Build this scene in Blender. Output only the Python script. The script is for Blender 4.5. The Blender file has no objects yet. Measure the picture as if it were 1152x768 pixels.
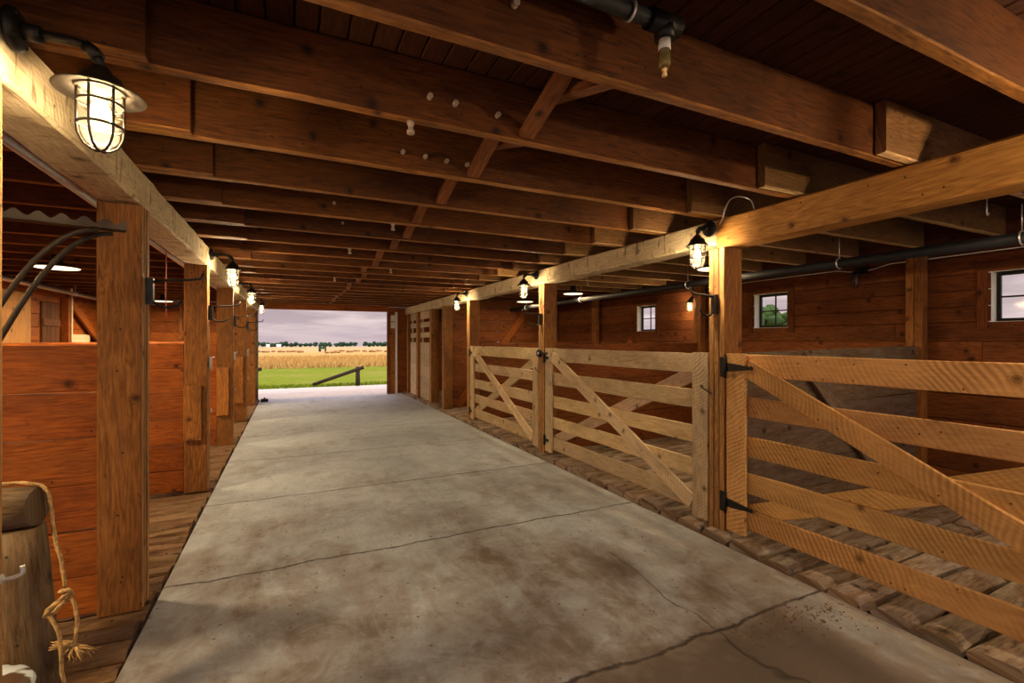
import bpy, math, random
from mathutils import Vector, Matrix, Euler
random.seed(7)
SC = bpy.context.scene
COL = SC.collection
PI = math.pi
R = random.random
def U(a, b): return a + (b - a) * random.random()

# ------------------------------------------------------------------ view
EYE = 1.5
cam_d = bpy.data.cameras.new('camera'); cam = bpy.data.objects.new('camera', cam_d); COL.objects.link(cam)
cam.location = (0, 0, EYE); cam.rotation_euler = (PI/2, 0, -math.radians(25.3))
cam_d.sensor_width = 36; cam_d.lens = 527/1152*36; cam_d.clip_start = .05; cam_d.clip_end = 5000
cam_d.shift_y = -0.0008
SC.camera = cam
SC.view_settings.view_transform = 'Standard'; SC.view_settings.look = 'None'
SC.view_settings.gamma = 1; SC.view_settings.use_curve_mapping = False
SC.view_settings.exposure = 0.5
try:
    SC.cycles.use_denoising = True
    SC.cycles.max_bounces = 8; SC.cycles.diffuse_bounces = 5; SC.cycles.transparent_max_bounces = 12
    SC.cycles.sample_clamp_indirect = 6.0
    SC.cycles.caustics_reflective = False; SC.cycles.caustics_refractive = False
except Exception: pass

# ------------------------------------------------------------------ materials
def new_mat(name):
    m = bpy.data.materials.new(name); m.use_nodes = True
    nt = m.node_tree
    for n in list(nt.nodes): nt.nodes.remove(n)
    o = nt.nodes.new('ShaderNodeOutputMaterial')
    b = nt.nodes.new('ShaderNodeBsdfPrincipled')
    nt.links.new(b.outputs[0], o.inputs[0])
    return m, nt, b, o
class G:
    """small helper to write node graphs"""
    def __init__(s, nt): s.nt = nt
    def n(s, t, **kw):
        x = s.nt.nodes.new(t)
        for k, v in kw.items():
            if k.startswith('i_'): x.inputs[k[2:]].default_value = v
            else: setattr(x, k, v)
        return x
    def l(s, a, b): s.nt.links.new(a, b)
    def math(s, op, a, b=None, c=None, clamp=False):
        x = s.nt.nodes.new('ShaderNodeMath'); x.operation = op; x.use_clamp = clamp
        for i, v in enumerate((a, b, c)):
            if v is None: continue
            if isinstance(v, (int, float)): x.inputs[i].default_value = v
            else: s.l(v, x.inputs[i])
        return x.outputs[0]
    def vmath(s, op, a, b):
        x = s.nt.nodes.new('ShaderNodeVectorMath'); x.operation = op
        for i, v in enumerate((a, b)):
            if isinstance(v, (tuple, list)): x.inputs[i].default_value = v
            else: s.l(v, x.inputs[i])
        return x.outputs[0]
    def noise(s, vec, scale, detail=4, rough=.55, dist=0):
        x = s.n('ShaderNodeTexNoise'); x.inputs['Scale'].default_value = scale
        x.inputs['Detail'].default_value = detail; x.inputs['Roughness'].default_value = rough
        x.inputs['Distortion'].default_value = dist
        if vec is not None: s.l(vec, x.inputs['Vector'])
        return x.outputs[0]
    def mapr(s, v, a, b, c=0, d=1):
        x = s.n('ShaderNodeMapRange'); x.clamp = True
        s.l(v, x.inputs[0]); 
        for i, k in enumerate((a, b, c, d)): x.inputs[i+1].default_value = k
        return x.outputs[0]
    def mix(s, f, a, b, mode='MIX'):
        x = s.nt.nodes.new('ShaderNodeMix'); x.data_type = 'RGBA'; x.blend_type = mode; x.clamp_factor = True
        if isinstance(f, (int, float)): x.inputs[0].default_value = f
        else: s.l(f, x.inputs[0])
        for i, v in ((6, a), (7, b)):
            if isinstance(v, (tuple, list)): x.inputs[i].default_value = (*v[:3], 1)
            else: s.l(v, x.inputs[i])
        return x.outputs[2]

def wood(name, dark, light, rough=.72, saw=0.0, weather=None, wfac=.4, ring=.55, knots=True, bump=.25, spec=.25, dirt=.35, fineamp=1.0, adze=0.0, kd=.66):
    m, nt, b, o = new_mat(name); g = G(nt)
    uv = g.n('ShaderNodeUVMap'); uv.uv_map = 'UVMap'
    oi = g.n('ShaderNodeObjectInfo')
    off = g.n('ShaderNodeCombineXYZ')
    g.l(g.math('MULTIPLY', oi.outputs['Random'], 37.0), off.inputs[0]); g.l(g.math('MULTIPLY', oi.outputs['Random'], 91.0), off.inputs[1])
    v = g.vmath('ADD', uv.outputs[0], off.outputs[0])
    fine = g.noise(g.vmath('MULTIPLY', v, (3.2, 34, 1)), 2.2, 7, .72, .25)
    low = g.noise(g.vmath('MULTIPLY', v, (.55, 3.4, 1)), 1.6, 3, .5, .4)
    rings = g.math('SINE', g.math('MULTIPLY', low, 120.0))
    rings = g.mapr(rings, -1, 1)
    fine = g.mapr(fine, .5-.22/fineamp, .5+.22/fineamp)
    f = g.math('ADD', g.math('MULTIPLY', fine, 1 - ring*.5), g.math('MULTIPLY', rings, ring*.5))
    cr = g.n('ShaderNodeValToRGB'); e = cr.color_ramp.elements
    e[0].position = .1; e[0].color = (*dark, 1); e[1].position = .9; e[1].color = (*light, 1)
    g.l(f, cr.inputs[0]); col = cr.outputs[0]
    patch = g.noise(g.vmath('MULTIPLY', v, (1.1, 2.6, 1)), 1.3, 3, .6)
    col = g.mix(g.mapr(patch, .45, .75, 0, dirt), col, tuple(c*.35 for c in dark))
    stn = g.noise(g.vmath('MULTIPLY', v, (2.4, 5, 1)), 3.1, 6, .7, .8)
    col = g.mix(g.mapr(stn, .60, .72, 0, dirt*1.2), col, tuple(c*.3 for c in dark))
    if weather:
        w = g.noise(g.vmath('MULTIPLY', v, (2.2, 9, 1)), 1.5, 5, .65)
        col = g.mix(g.mapr(w, .42, .66, 0, wfac), col, weather)
    if knots:
        vo = g.n('ShaderNodeTexVoronoi'); vo.voronoi_dimensions = '2D'; vo.inputs['Scale'].default_value = 3.6
        wob = g.noise(v, 9, 2)
        vv = g.n('ShaderNodeVectorMath'); vv.operation = 'ADD'
        g.l(v, vv.inputs[0]); 
        sw = g.n('ShaderNodeCombineXYZ'); g.l(g.math('MULTIPLY', wob, .035), sw.inputs[0]); g.l(sw.outputs[0], vv.inputs[1])
        g.l(vv.outputs[0], vo.inputs['Vector'])
        sx = g.n('ShaderNodeSeparateColor'); g.l(vo.outputs['Color'], sx.inputs[0])
        sel = g.math('GREATER_THAN', sx.outputs[0], kd)
        kdist = g.math('ADD', vo.outputs['Distance'], g.math('MULTIPLY', g.math('SUBTRACT', g.noise(v, 22, 3), .5), .09))
        krg = g.mapr(g.math('SINE', g.math('MULTIPLY', kdist, 130.0)), -1, 1, .45, 1)
        k = g.math('MULTIPLY', g.math('MULTIPLY', g.mapr(kdist, .04, .14, 1, 0), sel), krg)
        kc = g.math('MULTIPLY', g.mapr(kdist, .03, .07, 1, 0), sel)
        k = g.math('MAXIMUM', k, kc)
        col = g.mix(g.math('MULTIPLY', k, .9), col, tuple(c*.25 for c in dark))
        # nail heads and small bore holes
        vn = g.n('ShaderNodeTexVoronoi'); vn.voronoi_dimensions = '2D'; vn.inputs['Scale'].default_value = 8.5; g.l(v, vn.inputs['Vector'])
        sn = g.n('ShaderNodeSeparateColor'); g.l(vn.outputs['Color'], sn.inputs[0])
        kn = g.math('MULTIPLY', g.mapr(vn.outputs['Distance'], .035, .06, 1, 0), g.math('GREATER_THAN', sn.outputs[1], .68))
        col = g.mix(g.math('MULTIPLY', kn, .85), col, (.02, .012, .008))
    h = f
    if adze:
        # short axe and adze cuts across the grain
        ad = g.noise(g.vmath('MULTIPLY', v, (13, 2.4, 1)), 1.6, 4, .6, .5)
        am = g.math('MULTIPLY', g.mapr(ad, .56, .64), g.mapr(g.noise(v, 1.7, 2), .35, .55))
        col = g.mix(g.math('MULTIPLY', am, adze), col, tuple(c*.3 for c in dark))
        h = g.math('SUBTRACT', f, g.math('MULTIPLY', am, 1.4))
    if saw:
        sp = g.n('ShaderNodeSeparateXYZ'); g.l(v, sp.inputs[0])
        ph = g.math('ADD', g.math('MULTIPLY', sp.outputs[0], 190.0), g.math('MULTIPLY', sp.outputs[1], 110.0))
        ph = g.math('ADD', ph, g.math('MULTIPLY', g.noise(v, 2.0, 2), 34.0))
        s1 = g.mapr(g.math('SINE', ph), -1, 1)
        amp = g.mapr(g.noise(g.vmath('MULTIPLY', v, (1, 1, 1)), 2.5, 3), .38, .62, .12, 1)
        s1 = g.math('MULTIPLY', s1, amp)
        col = g.mix(g.math('MULTIPLY', s1, saw), col, tuple(c*.5 for c in dark))
        h = g.math('ADD', h, g.math('MULTIPLY', s1, -.7))
    at = g.n('ShaderNodeAttribute'); at.attribute_name = 'tint'
    col = g.mix(1.0, col, at.outputs['Color'], 'MULTIPLY')
    rv = g.mapr(oi.outputs['Random'], 0, 1, .86, 1.12)
    rc = g.n('ShaderNodeCombineColor'); 
    for i in range(3): g.l(rv, rc.inputs[i])
    col = g.mix(1.0, col, rc.outputs[0], 'MULTIPLY')
    g.l(col, b.inputs['Base Color'])
    b.inputs['Roughness'].default_value = rough
    b.inputs['Specular IOR Level'].default_value = spec
    bp = g.n('ShaderNodeBump'); bp.inputs['Strength'].default_value = bump; bp.inputs['Distance'].default_value = .006
    g.l(h, bp.inputs['Height']); g.l(bp.outputs[0], b.inputs['Normal'])
    return m

def plain(name, col, rough=.5, metal=0, spec=.5, var=.25, scale=25, bump=0):
    m, nt, b, o = new_mat(name); g = G(nt)
    tc = g.n('ShaderNodeTexCoord')
    n = g.noise(tc.outputs['Object'], scale, 4)
    c = g.mix(g.mapr(n, .3, .7), tuple(x*(1-var) for x in col), tuple(min(1, x*(1+var)) for x in col))
    g.l(c, b.inputs['Base Color']); b.inputs['Roughness'].default_value = rough; b.inputs['Metallic'].default_value = metal
    b.inputs['Specular IOR Level'].default_value = spec
    if bump:
        bp = g.n('ShaderNodeBump'); bp.inputs['Strength'].default_value = bump; bp.inputs['Distance'].default_value = .01
        g.l(n, bp.inputs['Height']); g.l(bp.outputs[0], b.inputs['Normal'])
    return m

M = {}
M['joist'] = wood('joist_wood', (.028, .0065, .0009), (.185, .056, .0075), .7, weather=(.12, .04, .008), wfac=.4, ring=.25, dirt=.55)
M['bridge'] = wood('bridging_wood', (.10, .030, .008), (.34, .13, .042), .75, ring=.25)
M['post'] = wood('post_wood', (.11, .036, .007), (.42, .18, .044), .7, weather=(.17, .075, .03), wfac=.5, ring=.45, dirt=.65)
M['plank'] = wood('stall_plank_wood', (.13, .026, .003), (.46, .13, .017), .68, weather=(.20, .06, .013), wfac=.55, ring=.3, dirt=.65)
M['gate'] = wood('gate_wood', (.44, .21, .065), (.82, .50, .20), .8, saw=.6, weather=(.46, .27, .12), wfac=.4, ring=.35, dirt=.45, fineamp=.3)
M['gatepale'] = wood('pale_gate_wood', (.40, .25, .125), (.86, .68, .43), .8, saw=.3, weather=(.56, .47, .36), wfac=.6, ring=.4, dirt=.55, fineamp=.7)
M['beam'] = wood('hewn_beam_wood', (.40, .26, .12), (.92, .78, .50), .8, saw=.12, weather=(.50, .40, .27), wfac=.5, ring=.2, bump=.6, adze=.8, fineamp=.8)
M['beamgold'] = wood('sawn_beam_wood', (.26, .10, .02), (.60, .30, .07), .7, ring=.5, bump=.2)
M['greywood'] = wood('grey_plank_wood', (.06, .036, .022), (.22, .14, .085), .85, weather=(.24, .20, .16), wfac=.5, ring=.25)
M['floorwood'] = wood('floor_plank_wood', (.07, .034, .015), (.36, .20, .095), .85, weather=(.34, .25, .18), wfac=.6, bump=.8, dirt=.7, ring=.2)
M['wall'] = wood('wall_plank_wood', (.075, .019, .004), (.25, .08, .019), .75, ring=.25, dirt=.6)
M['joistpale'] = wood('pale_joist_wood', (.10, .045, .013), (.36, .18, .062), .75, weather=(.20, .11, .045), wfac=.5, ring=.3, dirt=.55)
M['floorgrey'] = wood('dusty_floor_wood', (.07, .042, .026), (.36, .24, .15), .9, weather=(.44, .38, .33), wfac=.75, bump=.8, dirt=.75, ring=.2)
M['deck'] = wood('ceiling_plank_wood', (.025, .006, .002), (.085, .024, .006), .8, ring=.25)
M['log'] = wood('log_wood', (.035, .02, .01), (.24, .145, .068), .85, weather=(.26, .20, .145), wfac=.5, ring=.15, bump=.8)
M['doorwood'] = wood('door_board_wood', (.36, .25, .14), (.80, .63, .42), .8, weather=(.54, .43, .31), wfac=.4, ring=.25)
M['darkdoor'] = wood('dark_door_wood', (.05, .018, .006), (.17, .06, .02), .75, ring=.25)
M['ply'] = wood('plywood', (.22, .10, .03), (.48, .26, .10), .7, ring=.5)
M['black'] = plain('black_metal', (.018, .017, .016), .45, .6)
M['bronze'] = plain('dark_bronze_metal', (.045, .035, .024), .45, .7)
M['rust'] = plain('rusty_iron', (.030, .018, .011), .6, .5)
M['steel'] = plain('galvanised_steel', (.72, .73, .74), .3, .75, var=.12)
M['pipeblack'] = plain('painted_pipe', (.016, .017, .02), .6, .1, .3)
M['white'] = plain('white_paint', (.78, .76, .70), .6, 0, var=.05)
M['porcelain'] = plain('porcelain', (.42, .32, .22), .3, 0, var=.1)
M['brass'] = plain('brass', (.55, .38, .15), .3, .9)
M['rope'] = plain('rope_fibre', (.44, .28, .12), .9, 0, spec=.1, var=.4, scale=90, bump=.5)
M['shadein'] = plain('shade_enamel', (.85, .82, .74), .4, 0, var=.03)
M['redwire'] = plain('red_cord', (.30, .03, .02), .5)
M['leaf'] = plain('tree_leaf', (.035, .075, .018), .8, 0, spec=.2, var=.6, scale=2)
M['farleaf'] = plain('far_tree_leaf', (.022, .055, .03), .9, 0, spec=.1, var=.5, scale=.3)
M['bark'] = plain('bark', (.045, .032, .024), .9, 0, spec=.1)
M['hay'] = plain('hay', (.36, .20, .09), .95, 0, spec=.05, var=.5, scale=2)
M['tractor'] = plain('tractor_green', (.03, .10, .03), .5)
M['tyre'] = plain('tyre_rubber', (.02, .02, .02), .8)
M['dirt'] = plain('dirt_crumbs', (.20, .135, .08), .95, 0, spec=.1, var=.6, scale=60)
M['glassdark'] = plain('amber_glass', (.22, .16, .05), .12, 0, spec=.8)

def emit(name, col, s):
    m, nt, b, o = new_mat(name); nt.nodes.remove(b)
    e = nt.nodes.new('ShaderNodeEmission'); e.inputs[0].default_value = (*col, 1); e.inputs[1].default_value = s
    nt.links.new(e.outputs[0], o.inputs[0]); return m
M['bulb'] = emit('bulb_light', (1, .70, .30), 3.2)
M['tube'] = emit('lamp_light', (1, .75, .40), 2.2)
def glassy(name, tint=(1, 1, 1), gl=.12, fog=0.0):
    m, nt, b, o = new_mat(name); nt.nodes.remove(b); g = G(nt)
    t = g.n('ShaderNodeBsdfTransparent'); t.inputs[0].default_value = (*tint, 1)
    s = g.n('ShaderNodeBsdfGlossy'); s.inputs['Roughness'].default_value = .06
    mx = g.n('ShaderNodeMixShader'); mx.inputs[0].default_value = gl
    g.l(t.outputs[0], mx.inputs[1]); g.l(s.outputs[0], mx.inputs[2]); last = mx.outputs[0]
    if fog:
        tr = g.n('ShaderNodeBsdfTranslucent'); tr.inputs[0].default_value = (1, .93, .78, 1)
        m2 = g.n('ShaderNodeMixShader'); m2.inputs[0].default_value = fog
        g.l(last, m2.inputs[1]); g.l(tr.outputs[0], m2.inputs[2]); last = m2.outputs[0]
    g.l(last, o.inputs[0]); return m
M['glass'] = glassy('window_glass', gl=.02)
M['globe'] = glassy('lamp_glass', gl=.05, fog=.035)

def concrete(name, base, joints, dirt_y=None):
    m, nt, b, o = new_mat(name); g = G(nt)
    tc = g.n('ShaderNodeTexCoord'); P = tc.outputs['Object']
    sp = g.n('ShaderNodeSeparateXYZ'); g.l(P, sp.inputs[0]); X, Y = sp.outputs[0], sp.outputs[1]
    n1 = g.noise(P, 1.1, 7, .62, .4); n2 = g.noise(P, 5, 6, .65); n3 = g.noise(P, 45, 3, .6)
    streak = g.noise(g.vmath('MULTIPLY', P, (2.6, .7, 1)), 1.4, 5, .65, .8)
    col = g.mix(g.mapr(n2, .3, .7), tuple(c*.78 for c in base), tuple(c*1.12 for c in base))
    col = g.mix(g.mapr(n3, .35, .65, .0, .35), col, tuple(c*.6 for c in base))
    br = g.noise(g.vmath('MULTIPLY', P, (5, 2.2, 1)), 3.0, 8, .75, .7)      # broom and scrape marks
    col = g.mix(g.mapr(br, .5, .72, 0, .5), col, tuple(c*.5 for c in base))
    vs = g.n('ShaderNodeTexVoronoi'); vs.voronoi_dimensions = '2D'; vs.inputs['Scale'].default_value = 6.0; g.l(P, vs.inputs['Vector'])
    vc = g.n('ShaderNodeSeparateColor'); g.l(vs.outputs['Color'], vc.inputs[0])
    pit = g.math('MULTIPLY', g.mapr(vs.outputs['Distance'], .03, .07, 1, 0), g.math('GREATER_THAN', vc.outputs[0], .7))
    col = g.mix(g.math('MULTIPLY', pit, .8), col, (.05, .035, .028))
    if dirt_y is not None:
        # trodden earth: thick by the near end of the aisle, thin further in
        d = g.math('ADD', g.mapr(Y, dirt_y[0], dirt_y[1], .64, -.02), g.math('MULTIPLY', g.math('SUBTRACT', n1, .5), 1.5))
        d = g.math('ADD', d, g.math('MULTIPLY', g.math('SUBTRACT', streak, .5), .9))
        d = g.math('ADD', d, g.math('MULTIPLY', g.math('SUBTRACT', g.noise(P, 3.2, 8, .72, 1.2), .5), .9))
        d = g.math('ADD', d, g.math('MULTIPLY', g.mapr(Y, 1.62, 1.80, 1, 0), g.mapr(X, 2.35, 2.6, .42, 0)))
        d = g.math('ADD', d, .06)
        col = g.mix(g.mapr(d, .12, .7, 0, .85), col, (.185, .135, .105))
        d2 = g.math('ADD', d, g.math('MULTIPLY', g.math('SUBTRACT', n2, .5), .9))
        col = g.mix(g.mapr(d2, .45, 1.0, 0, .75), col, (.08, .058, .045))
        # a pale worn strip along the timber edge
        e = g.math('MULTIPLY', g.mapr(X, 2.35, 2.7), g.mapr(n2, .3, .6))
        col = g.mix(g.math('MULTIPLY', e, .35), col, (.38, .35, .31))
    line = None
    for (jy, amp, w, ph) in joints:
        wob = g.math('MULTIPLY', g.math('SUBTRACT', g.noise(g.vmath('ADD', P, (ph, 0, 0)), 2.2, 5, .6), .5), amp)
        wob = g.math('ADD', wob, g.math('MULTIPLY', g.math('SUBTRACT', g.noise(P, 24, 4, .7), .5), .022))
        dd = g.math('ABSOLUTE', g.math('SUBTRACT', g.math('ADD', Y, wob), jy))
        k = g.mapr(dd, w*.35, w, 1, 0)
        line = k if line is None else g.math('MAXIMUM', line, k)
    if dirt_y is not None:
        wob = g.math('MULTIPLY', g.math('SUBTRACT', g.noise(P, 1.3, 3, .55), .5), .7)
        dd = g.math('ABSOLUTE', g.math('SUBTRACT', g.math('ADD', X, wob), 1.95))
        k = g.math('MULTIPLY', g.mapr(dd, .003, .009, 1, 0), g.mapr(Y, 2.6, 2.9, 1, 0))
        line = g.math('MAXIMUM', line, g.math('MULTIPLY', k, .8))
    col = g.mix(g.math('MULTIPLY', line, g.mapr(n2, .25, .5, .35, .9)), col, (.028, .02, .016))
    g.l(col, b.inputs['Base Color'])
    g.l(g.mapr(n1, .3, .7, .55, .8), b.inputs['Roughness']); b.inputs['Specular IOR Level'].default_value = .35
    h = g.math('ADD', g.math('MULTIPLY', n2, .6), g.math('MULTIPLY', n3, .25))
    h = g.math('SUBTRACT', h, g.math('MULTIPLY', line, 1.2))
    bp = g.n('ShaderNodeBump'); bp.inputs['Strength'].default_value = .45; bp.inputs['Distance'].default_value = .012
    g.l(h, bp.inputs['Height']); g.l(bp.outputs[0], b.inputs['Normal'])
    return m
M['concrete'] = concrete('aisle_concrete', (.43, .48, .56),
    [(1.74, .16, .016, 0), (3.46, .13, .013, 9), (5.02, .11, .013, 4), (6.7, .08, .012, 2), (8.4, .08, .008, 7), (10.2, .06, .008, 5), (11.9, .06, .008, 1)], (.3, 6.2))
M['apron'] = concrete('apron_concrete', (.56, .53, .49), [(14.9, .02, .02, 0)])

def ground(name, a, bcol, scale, c=None):
    m, nt, b, o = new_mat(name); g = G(nt)
    tc = g.n('ShaderNodeTexCoord'); P = tc.outputs['Object']
    n = g.noise(g.vmath('MULTIPLY', P, (1, 1, 1)), scale, 5, .65); n2 = g.noise(P, scale*.12, 4)
    col = g.mix(g.mapr(n, .3, .7), a, bcol)
    if c: col = g.mix(g.mapr(n2, .45, .65, 0, .8), col, c)
    g.l(col, b.inputs['Base Color']); b.inputs['Roughness'].default_value = 1; b.inputs['Specular IOR Level'].default_value = .05
    return m
M['lawn'] = ground('lawn_grass', (.10, .15, .010), (.18, .23, .018), 3, (.20, .21, .04))
M['field'] = ground('field_grass', (.32, .22, .07), (.50, .35, .13), .8, (.38, .30, .11))
M['farfield'] = ground('far_field', (.40, .27, .13), (.54, .38, .2), .05, (.20, .24, .08))
M['blade'] = ground('gold_blade', (.40, .25, .075), (.66, .44, .16), 1.5)
M['gblade'] = ground('green_blade', (.10, .20, .012), (.24, .28, .03), 3)

def hide_mat():
    m, nt, b, o = new_mat('cowhide'); g = G(nt)
    tc = g.n('ShaderNodeTexCoord'); n = g.noise(tc.outputs['Object'], 5.0, 3, .5, .4)
    col = g.mix(g.mapr(n, .5, .53), (.62, .72, .82), (.09, .045, .025))
    g.l(col, b.inputs['Base Color']); b.inputs['Roughness'].default_value = .6; return m
M['hide'] = hide_mat()

# ------------------------------------------------------------------ mesh builder
class MB:
    def __init__(s): s.v = []; s.f = []; s.uv = []; s.t = []; s.sm = []
    def _face(s, idx, uvs, tint, smooth):
        s.f.append(idx); s.uv.append(uvs); s.t.append(tint); s.sm.append(smooth)
    def loft(s, rings, tint=None, smooth=False, caps=True, uo=None, uscale=1.0):
        """rings: list of equally long lists of points; each ring closed"""
        tint = tint or (1, 1, 1)
        uo = uo or (U(0, 60), U(0, 60))
        base = len(s.v); n = len(rings[0])
        for r in rings: s.v.extend([tuple(p) for p in r])
        cen = [sum((Vector(p) for p in r), Vector())/n for r in rings]
        us = [0.0]
        for i in range(1, len(rings)): us.append(us[-1] + max((cen[i]-cen[i-1]).length, (Vector(rings[i][0])-Vector(rings[i-1][0])).length*.5))
        per = [0.0]
        big = max(rings, key=lambda r: (Vector(r[0])-Vector(r[n//2])).length)
        for i in range(n): per.append(per[-1] + (Vector(big[(i+1) % n]) - Vector(big[i])).length)
        for k in range(len(rings)-1):
            for i in range(n):
                j = (i+1) % n
                s._face((base+k*n+i, base+k*n+j, base+(k+1)*n+j, base+(k+1)*n+i),
                        [(uo[0]+us[k]*uscale, uo[1]+per[i]), (uo[0]+us[k]*uscale, uo[1]+per[i+1]), (uo[0]+us[k+1]*uscale, uo[1]+per[i+1]), (uo[0]+us[k+1]*uscale, uo[1]+per[i])], tint, smooth)
        if caps:
            for k, rev in ((0, True), (len(rings)-1, False)):
                idx = [base+k*n+i for i in range(n)]
                c = cen[k]; r0 = (Vector(rings[k][0])-c)
                ax = r0.normalized() if r0.length > 1e-6 else Vector((1, 0, 0))
                nn = (Vector(rings[k][1])-c).cross(r0); ay = nn.cross(r0).normalized() if nn.length > 1e-9 else Vector((0, 1, 0))
                uvs = [(uo[0]+7+(Vector(rings[k][i])-c).dot(ax)*.3, uo[1]+(Vector(rings[k][i])-c).dot(ay)) for i in range(n)]
                if rev: idx.reverse(); uvs.reverse()
                s._face(tuple(idx), uvs, tint, False)
    def bar(s, a, b, w, t, up=(0, 0, 1), bev=.004, segs=1, jit=0.0, tint=None, ja=0, jb=0, uo=None, under=None, edge=None):
        """timber from a to b; w across (perpendicular to up), t along up; jit: rough surface"""
        a = Vector(a); b = Vector(b); d = (b-a); L = d.length; d.normalize()
        up = Vector(up); side = d.cross(up)
        if side.length < 1e-6: up = Vector((0, 1, 0)); side = d.cross(up)
        side.normalize(); up = side.cross(d).normalized()
        if tint is None: tt = U(.82, 1.12); tint = (tt, tt*U(.95, 1.04), tt*U(.9, 1.08))
        bev = min(bev, w*.4, t*.4)
        hw, ht = w/2, t/2
        prof = [(hw, -ht+bev), (hw, ht-bev), (hw-bev, ht), (-hw+bev, ht), (-hw, ht-bev), (-hw, -ht+bev), (-hw+bev, -ht), (hw-bev, -ht)]
        rings = []
        for k in range(segs+1):
            q = a + d*(L*k/segs); ox, oz = U(-jit, jit)*.5, U(-jit, jit)*.5
            ring = []
            for i, (x, z) in enumerate(prof):
                jx, jz = U(-jit, jit)*.6, U(-jit, jit)*.6
                ring.append(q + side*(x+ox*(.4)+jx) + up*(z+oz*.4+jz))
            rings.append(ring)
        f0 = len(s.f)
        s.loft(rings, tint, uo=uo)
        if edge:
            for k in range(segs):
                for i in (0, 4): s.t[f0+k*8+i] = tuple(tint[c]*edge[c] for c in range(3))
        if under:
            # underside tint: paler sawn wood plus floor bounce light put into the colour
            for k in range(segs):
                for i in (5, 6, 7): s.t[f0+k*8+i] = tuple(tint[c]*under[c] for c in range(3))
    def box(s, lo, hi, bev=.004, tint=None, along=None, segs=1, jit=0, edge=None):
        sz = [hi[i]-lo[i] for i in range(3)]; c = [(hi[i]+lo[i])/2 for i in range(3)]
        ax = along if along is not None else max(range(3), key=lambda i: sz[i])
        a = list(c); b = list(c); a[ax] = lo[ax]; b[ax] = hi[ax]
        up = (0, 0, 1) if ax != 2 else (0, 1, 0)
        if ax == 2: w, t = sz[0], sz[1]
        elif ax == 0: w, t = sz[1], sz[2]
        else: w, t = sz[0], sz[2]
        s.bar(a, b, w, t, up, bev, segs, jit, tint, edge=edge)
    def tube(s, pts, r, n=10, smooth=True, tint=None, caps=True, twist=0.0, lobes=0):
        pts = [Vector(p) for p in pts]; rings = []; prev = None
        for i, p in enumerate(pts):
            d = (pts[min(i+1, len(pts)-1)] - pts[max(i-1, 0)]).normalized()
            if prev is None:
                u = Vector((0, 0, 1)) if abs(d.z) < .9 else Vector((1, 0, 0))
                u = (u - d*u.dot(d)).normalized()
            else:
                u = (prev - d*prev.dot(d)); u = u.normalized() if u.length > 1e-6 else d.orthogonal().normalized()
            prev = u; w = d.cross(u)
            rr = r[i] if isinstance(r, (list, tuple)) else r
            ring = []
            for k in range(n):
                th = 2*PI*k/n + twist*i
                q = rr*(1 + (.22*math.cos(lobes*(2*PI*k/n)) if lobes else 0))
                ring.append(p + (u*math.cos(th) + w*math.sin(th))*q)
            rings.append(ring)
        s.loft(rings, tint or (1, 1, 1), smooth, caps)
    def lathe(s, prof, c=(0, 0, 0), n=24, smooth=True, M4=None, tint=None, caps=False):
        rings = []
        for (r, z) in prof:
            ring = []
            for k in range(n):
                p = Vector((max(r, 1e-4)*math.cos(2*PI*k/n), max(r, 1e-4)*math.sin(2*PI*k/n), z))
                if M4 is not None: p = M4 @ p
                ring.append(p + Vector(c))
            rings.append(ring)
        s.loft(rings, tint or (1, 1, 1), smooth, caps)
    def blob(s, c, rx, ry, rz, n=10, m=7, jit=0.0, tint=None):
        rings = []
        for j in range(m+1):
            ph = -PI/2 + PI*j/m
            rings.append([(c[0]+rx*math.cos(ph)*math.cos(2*PI*k/n)*(1+U(-jit, jit)), c[1]+ry*math.cos(ph)*math.sin(2*PI*k/n)*(1+U(-jit, jit)), c[2]+rz*math.sin(ph)*(1+U(-jit, jit)*.5)) for k in range(n)])
        rings[0] = [(c[0]+1e-4*math.cos(2*PI*k/n), c[1]+1e-4*math.sin(2*PI*k/n), c[2]-rz) for k in range(n)]
        rings[-1] = [(c[0]+1e-4*math.cos(2*PI*k/n), c[1]+1e-4*math.sin(2*PI*k/n), c[2]+rz) for k in range(n)]
        s.loft(rings, tint or (1, 1, 1), True, False)
    def poly(s, pts, tint=None, uv=None):
        b = len(s.v); s.v.extend([tuple(p) for p in pts])
        s._face(tuple(range(b, b+len(pts))), uv or [(p[0], p[1]) for p in pts], tint or (1, 1, 1), False)
    def prism(s, outline, thick, M4):
        """outline in local xy, extruded along z by thick, placed by M4"""
        s.loft([[M4 @ Vector((x, y, 0)) for x, y in outline], [M4 @ Vector((x, y, thick)) for x, y in outline]])
    def build(s, name, mat, parent=None, org=None):
        me = bpy.data.meshes.new(name)
        if parent is not None and org is None: org = parent_world(parent)
        org = Vector(org or (0, 0, 0))
        me.from_pydata([tuple(Vector(p)-org) for p in s.v], [], s.f)
        ul = me.uv_layers.new(name='UVMap')
        flat = [c for u in s.uv for p in u for c in p]
        ul.data.foreach_set('uv', flat)
        at = me.color_attributes.new('tint', 'FLOAT_COLOR', 'CORNER')
        cols = [c for t, f in zip(s.t, s.f) for _ in f for c in (t[0], t[1], t[2], 1.0)]
        at.data.foreach_set('color', cols)
        me.polygons.foreach_set('use_smooth', s.sm)
        me.update()
        ob = bpy.data.objects.new(name, me); me.materials.append(M[mat] if isinstance(mat, str) else mat)
        COL.objects.link(ob)
        if parent is not None:
            ob.parent = parent; ob.location = org - parent_world(parent)
        else: ob.location = org
        return ob
def parent_world(o):
    w = Vector(o.location)
    while o.parent is not None:
        o = o.parent; w = w + Vector(o.location)
    return w
def tag(o, label, cat, group=None, kind=None):
    o['label'] = label; o['category'] = cat
    if group: o['group'] = group
    if kind: o['kind'] = kind
    return o
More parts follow.
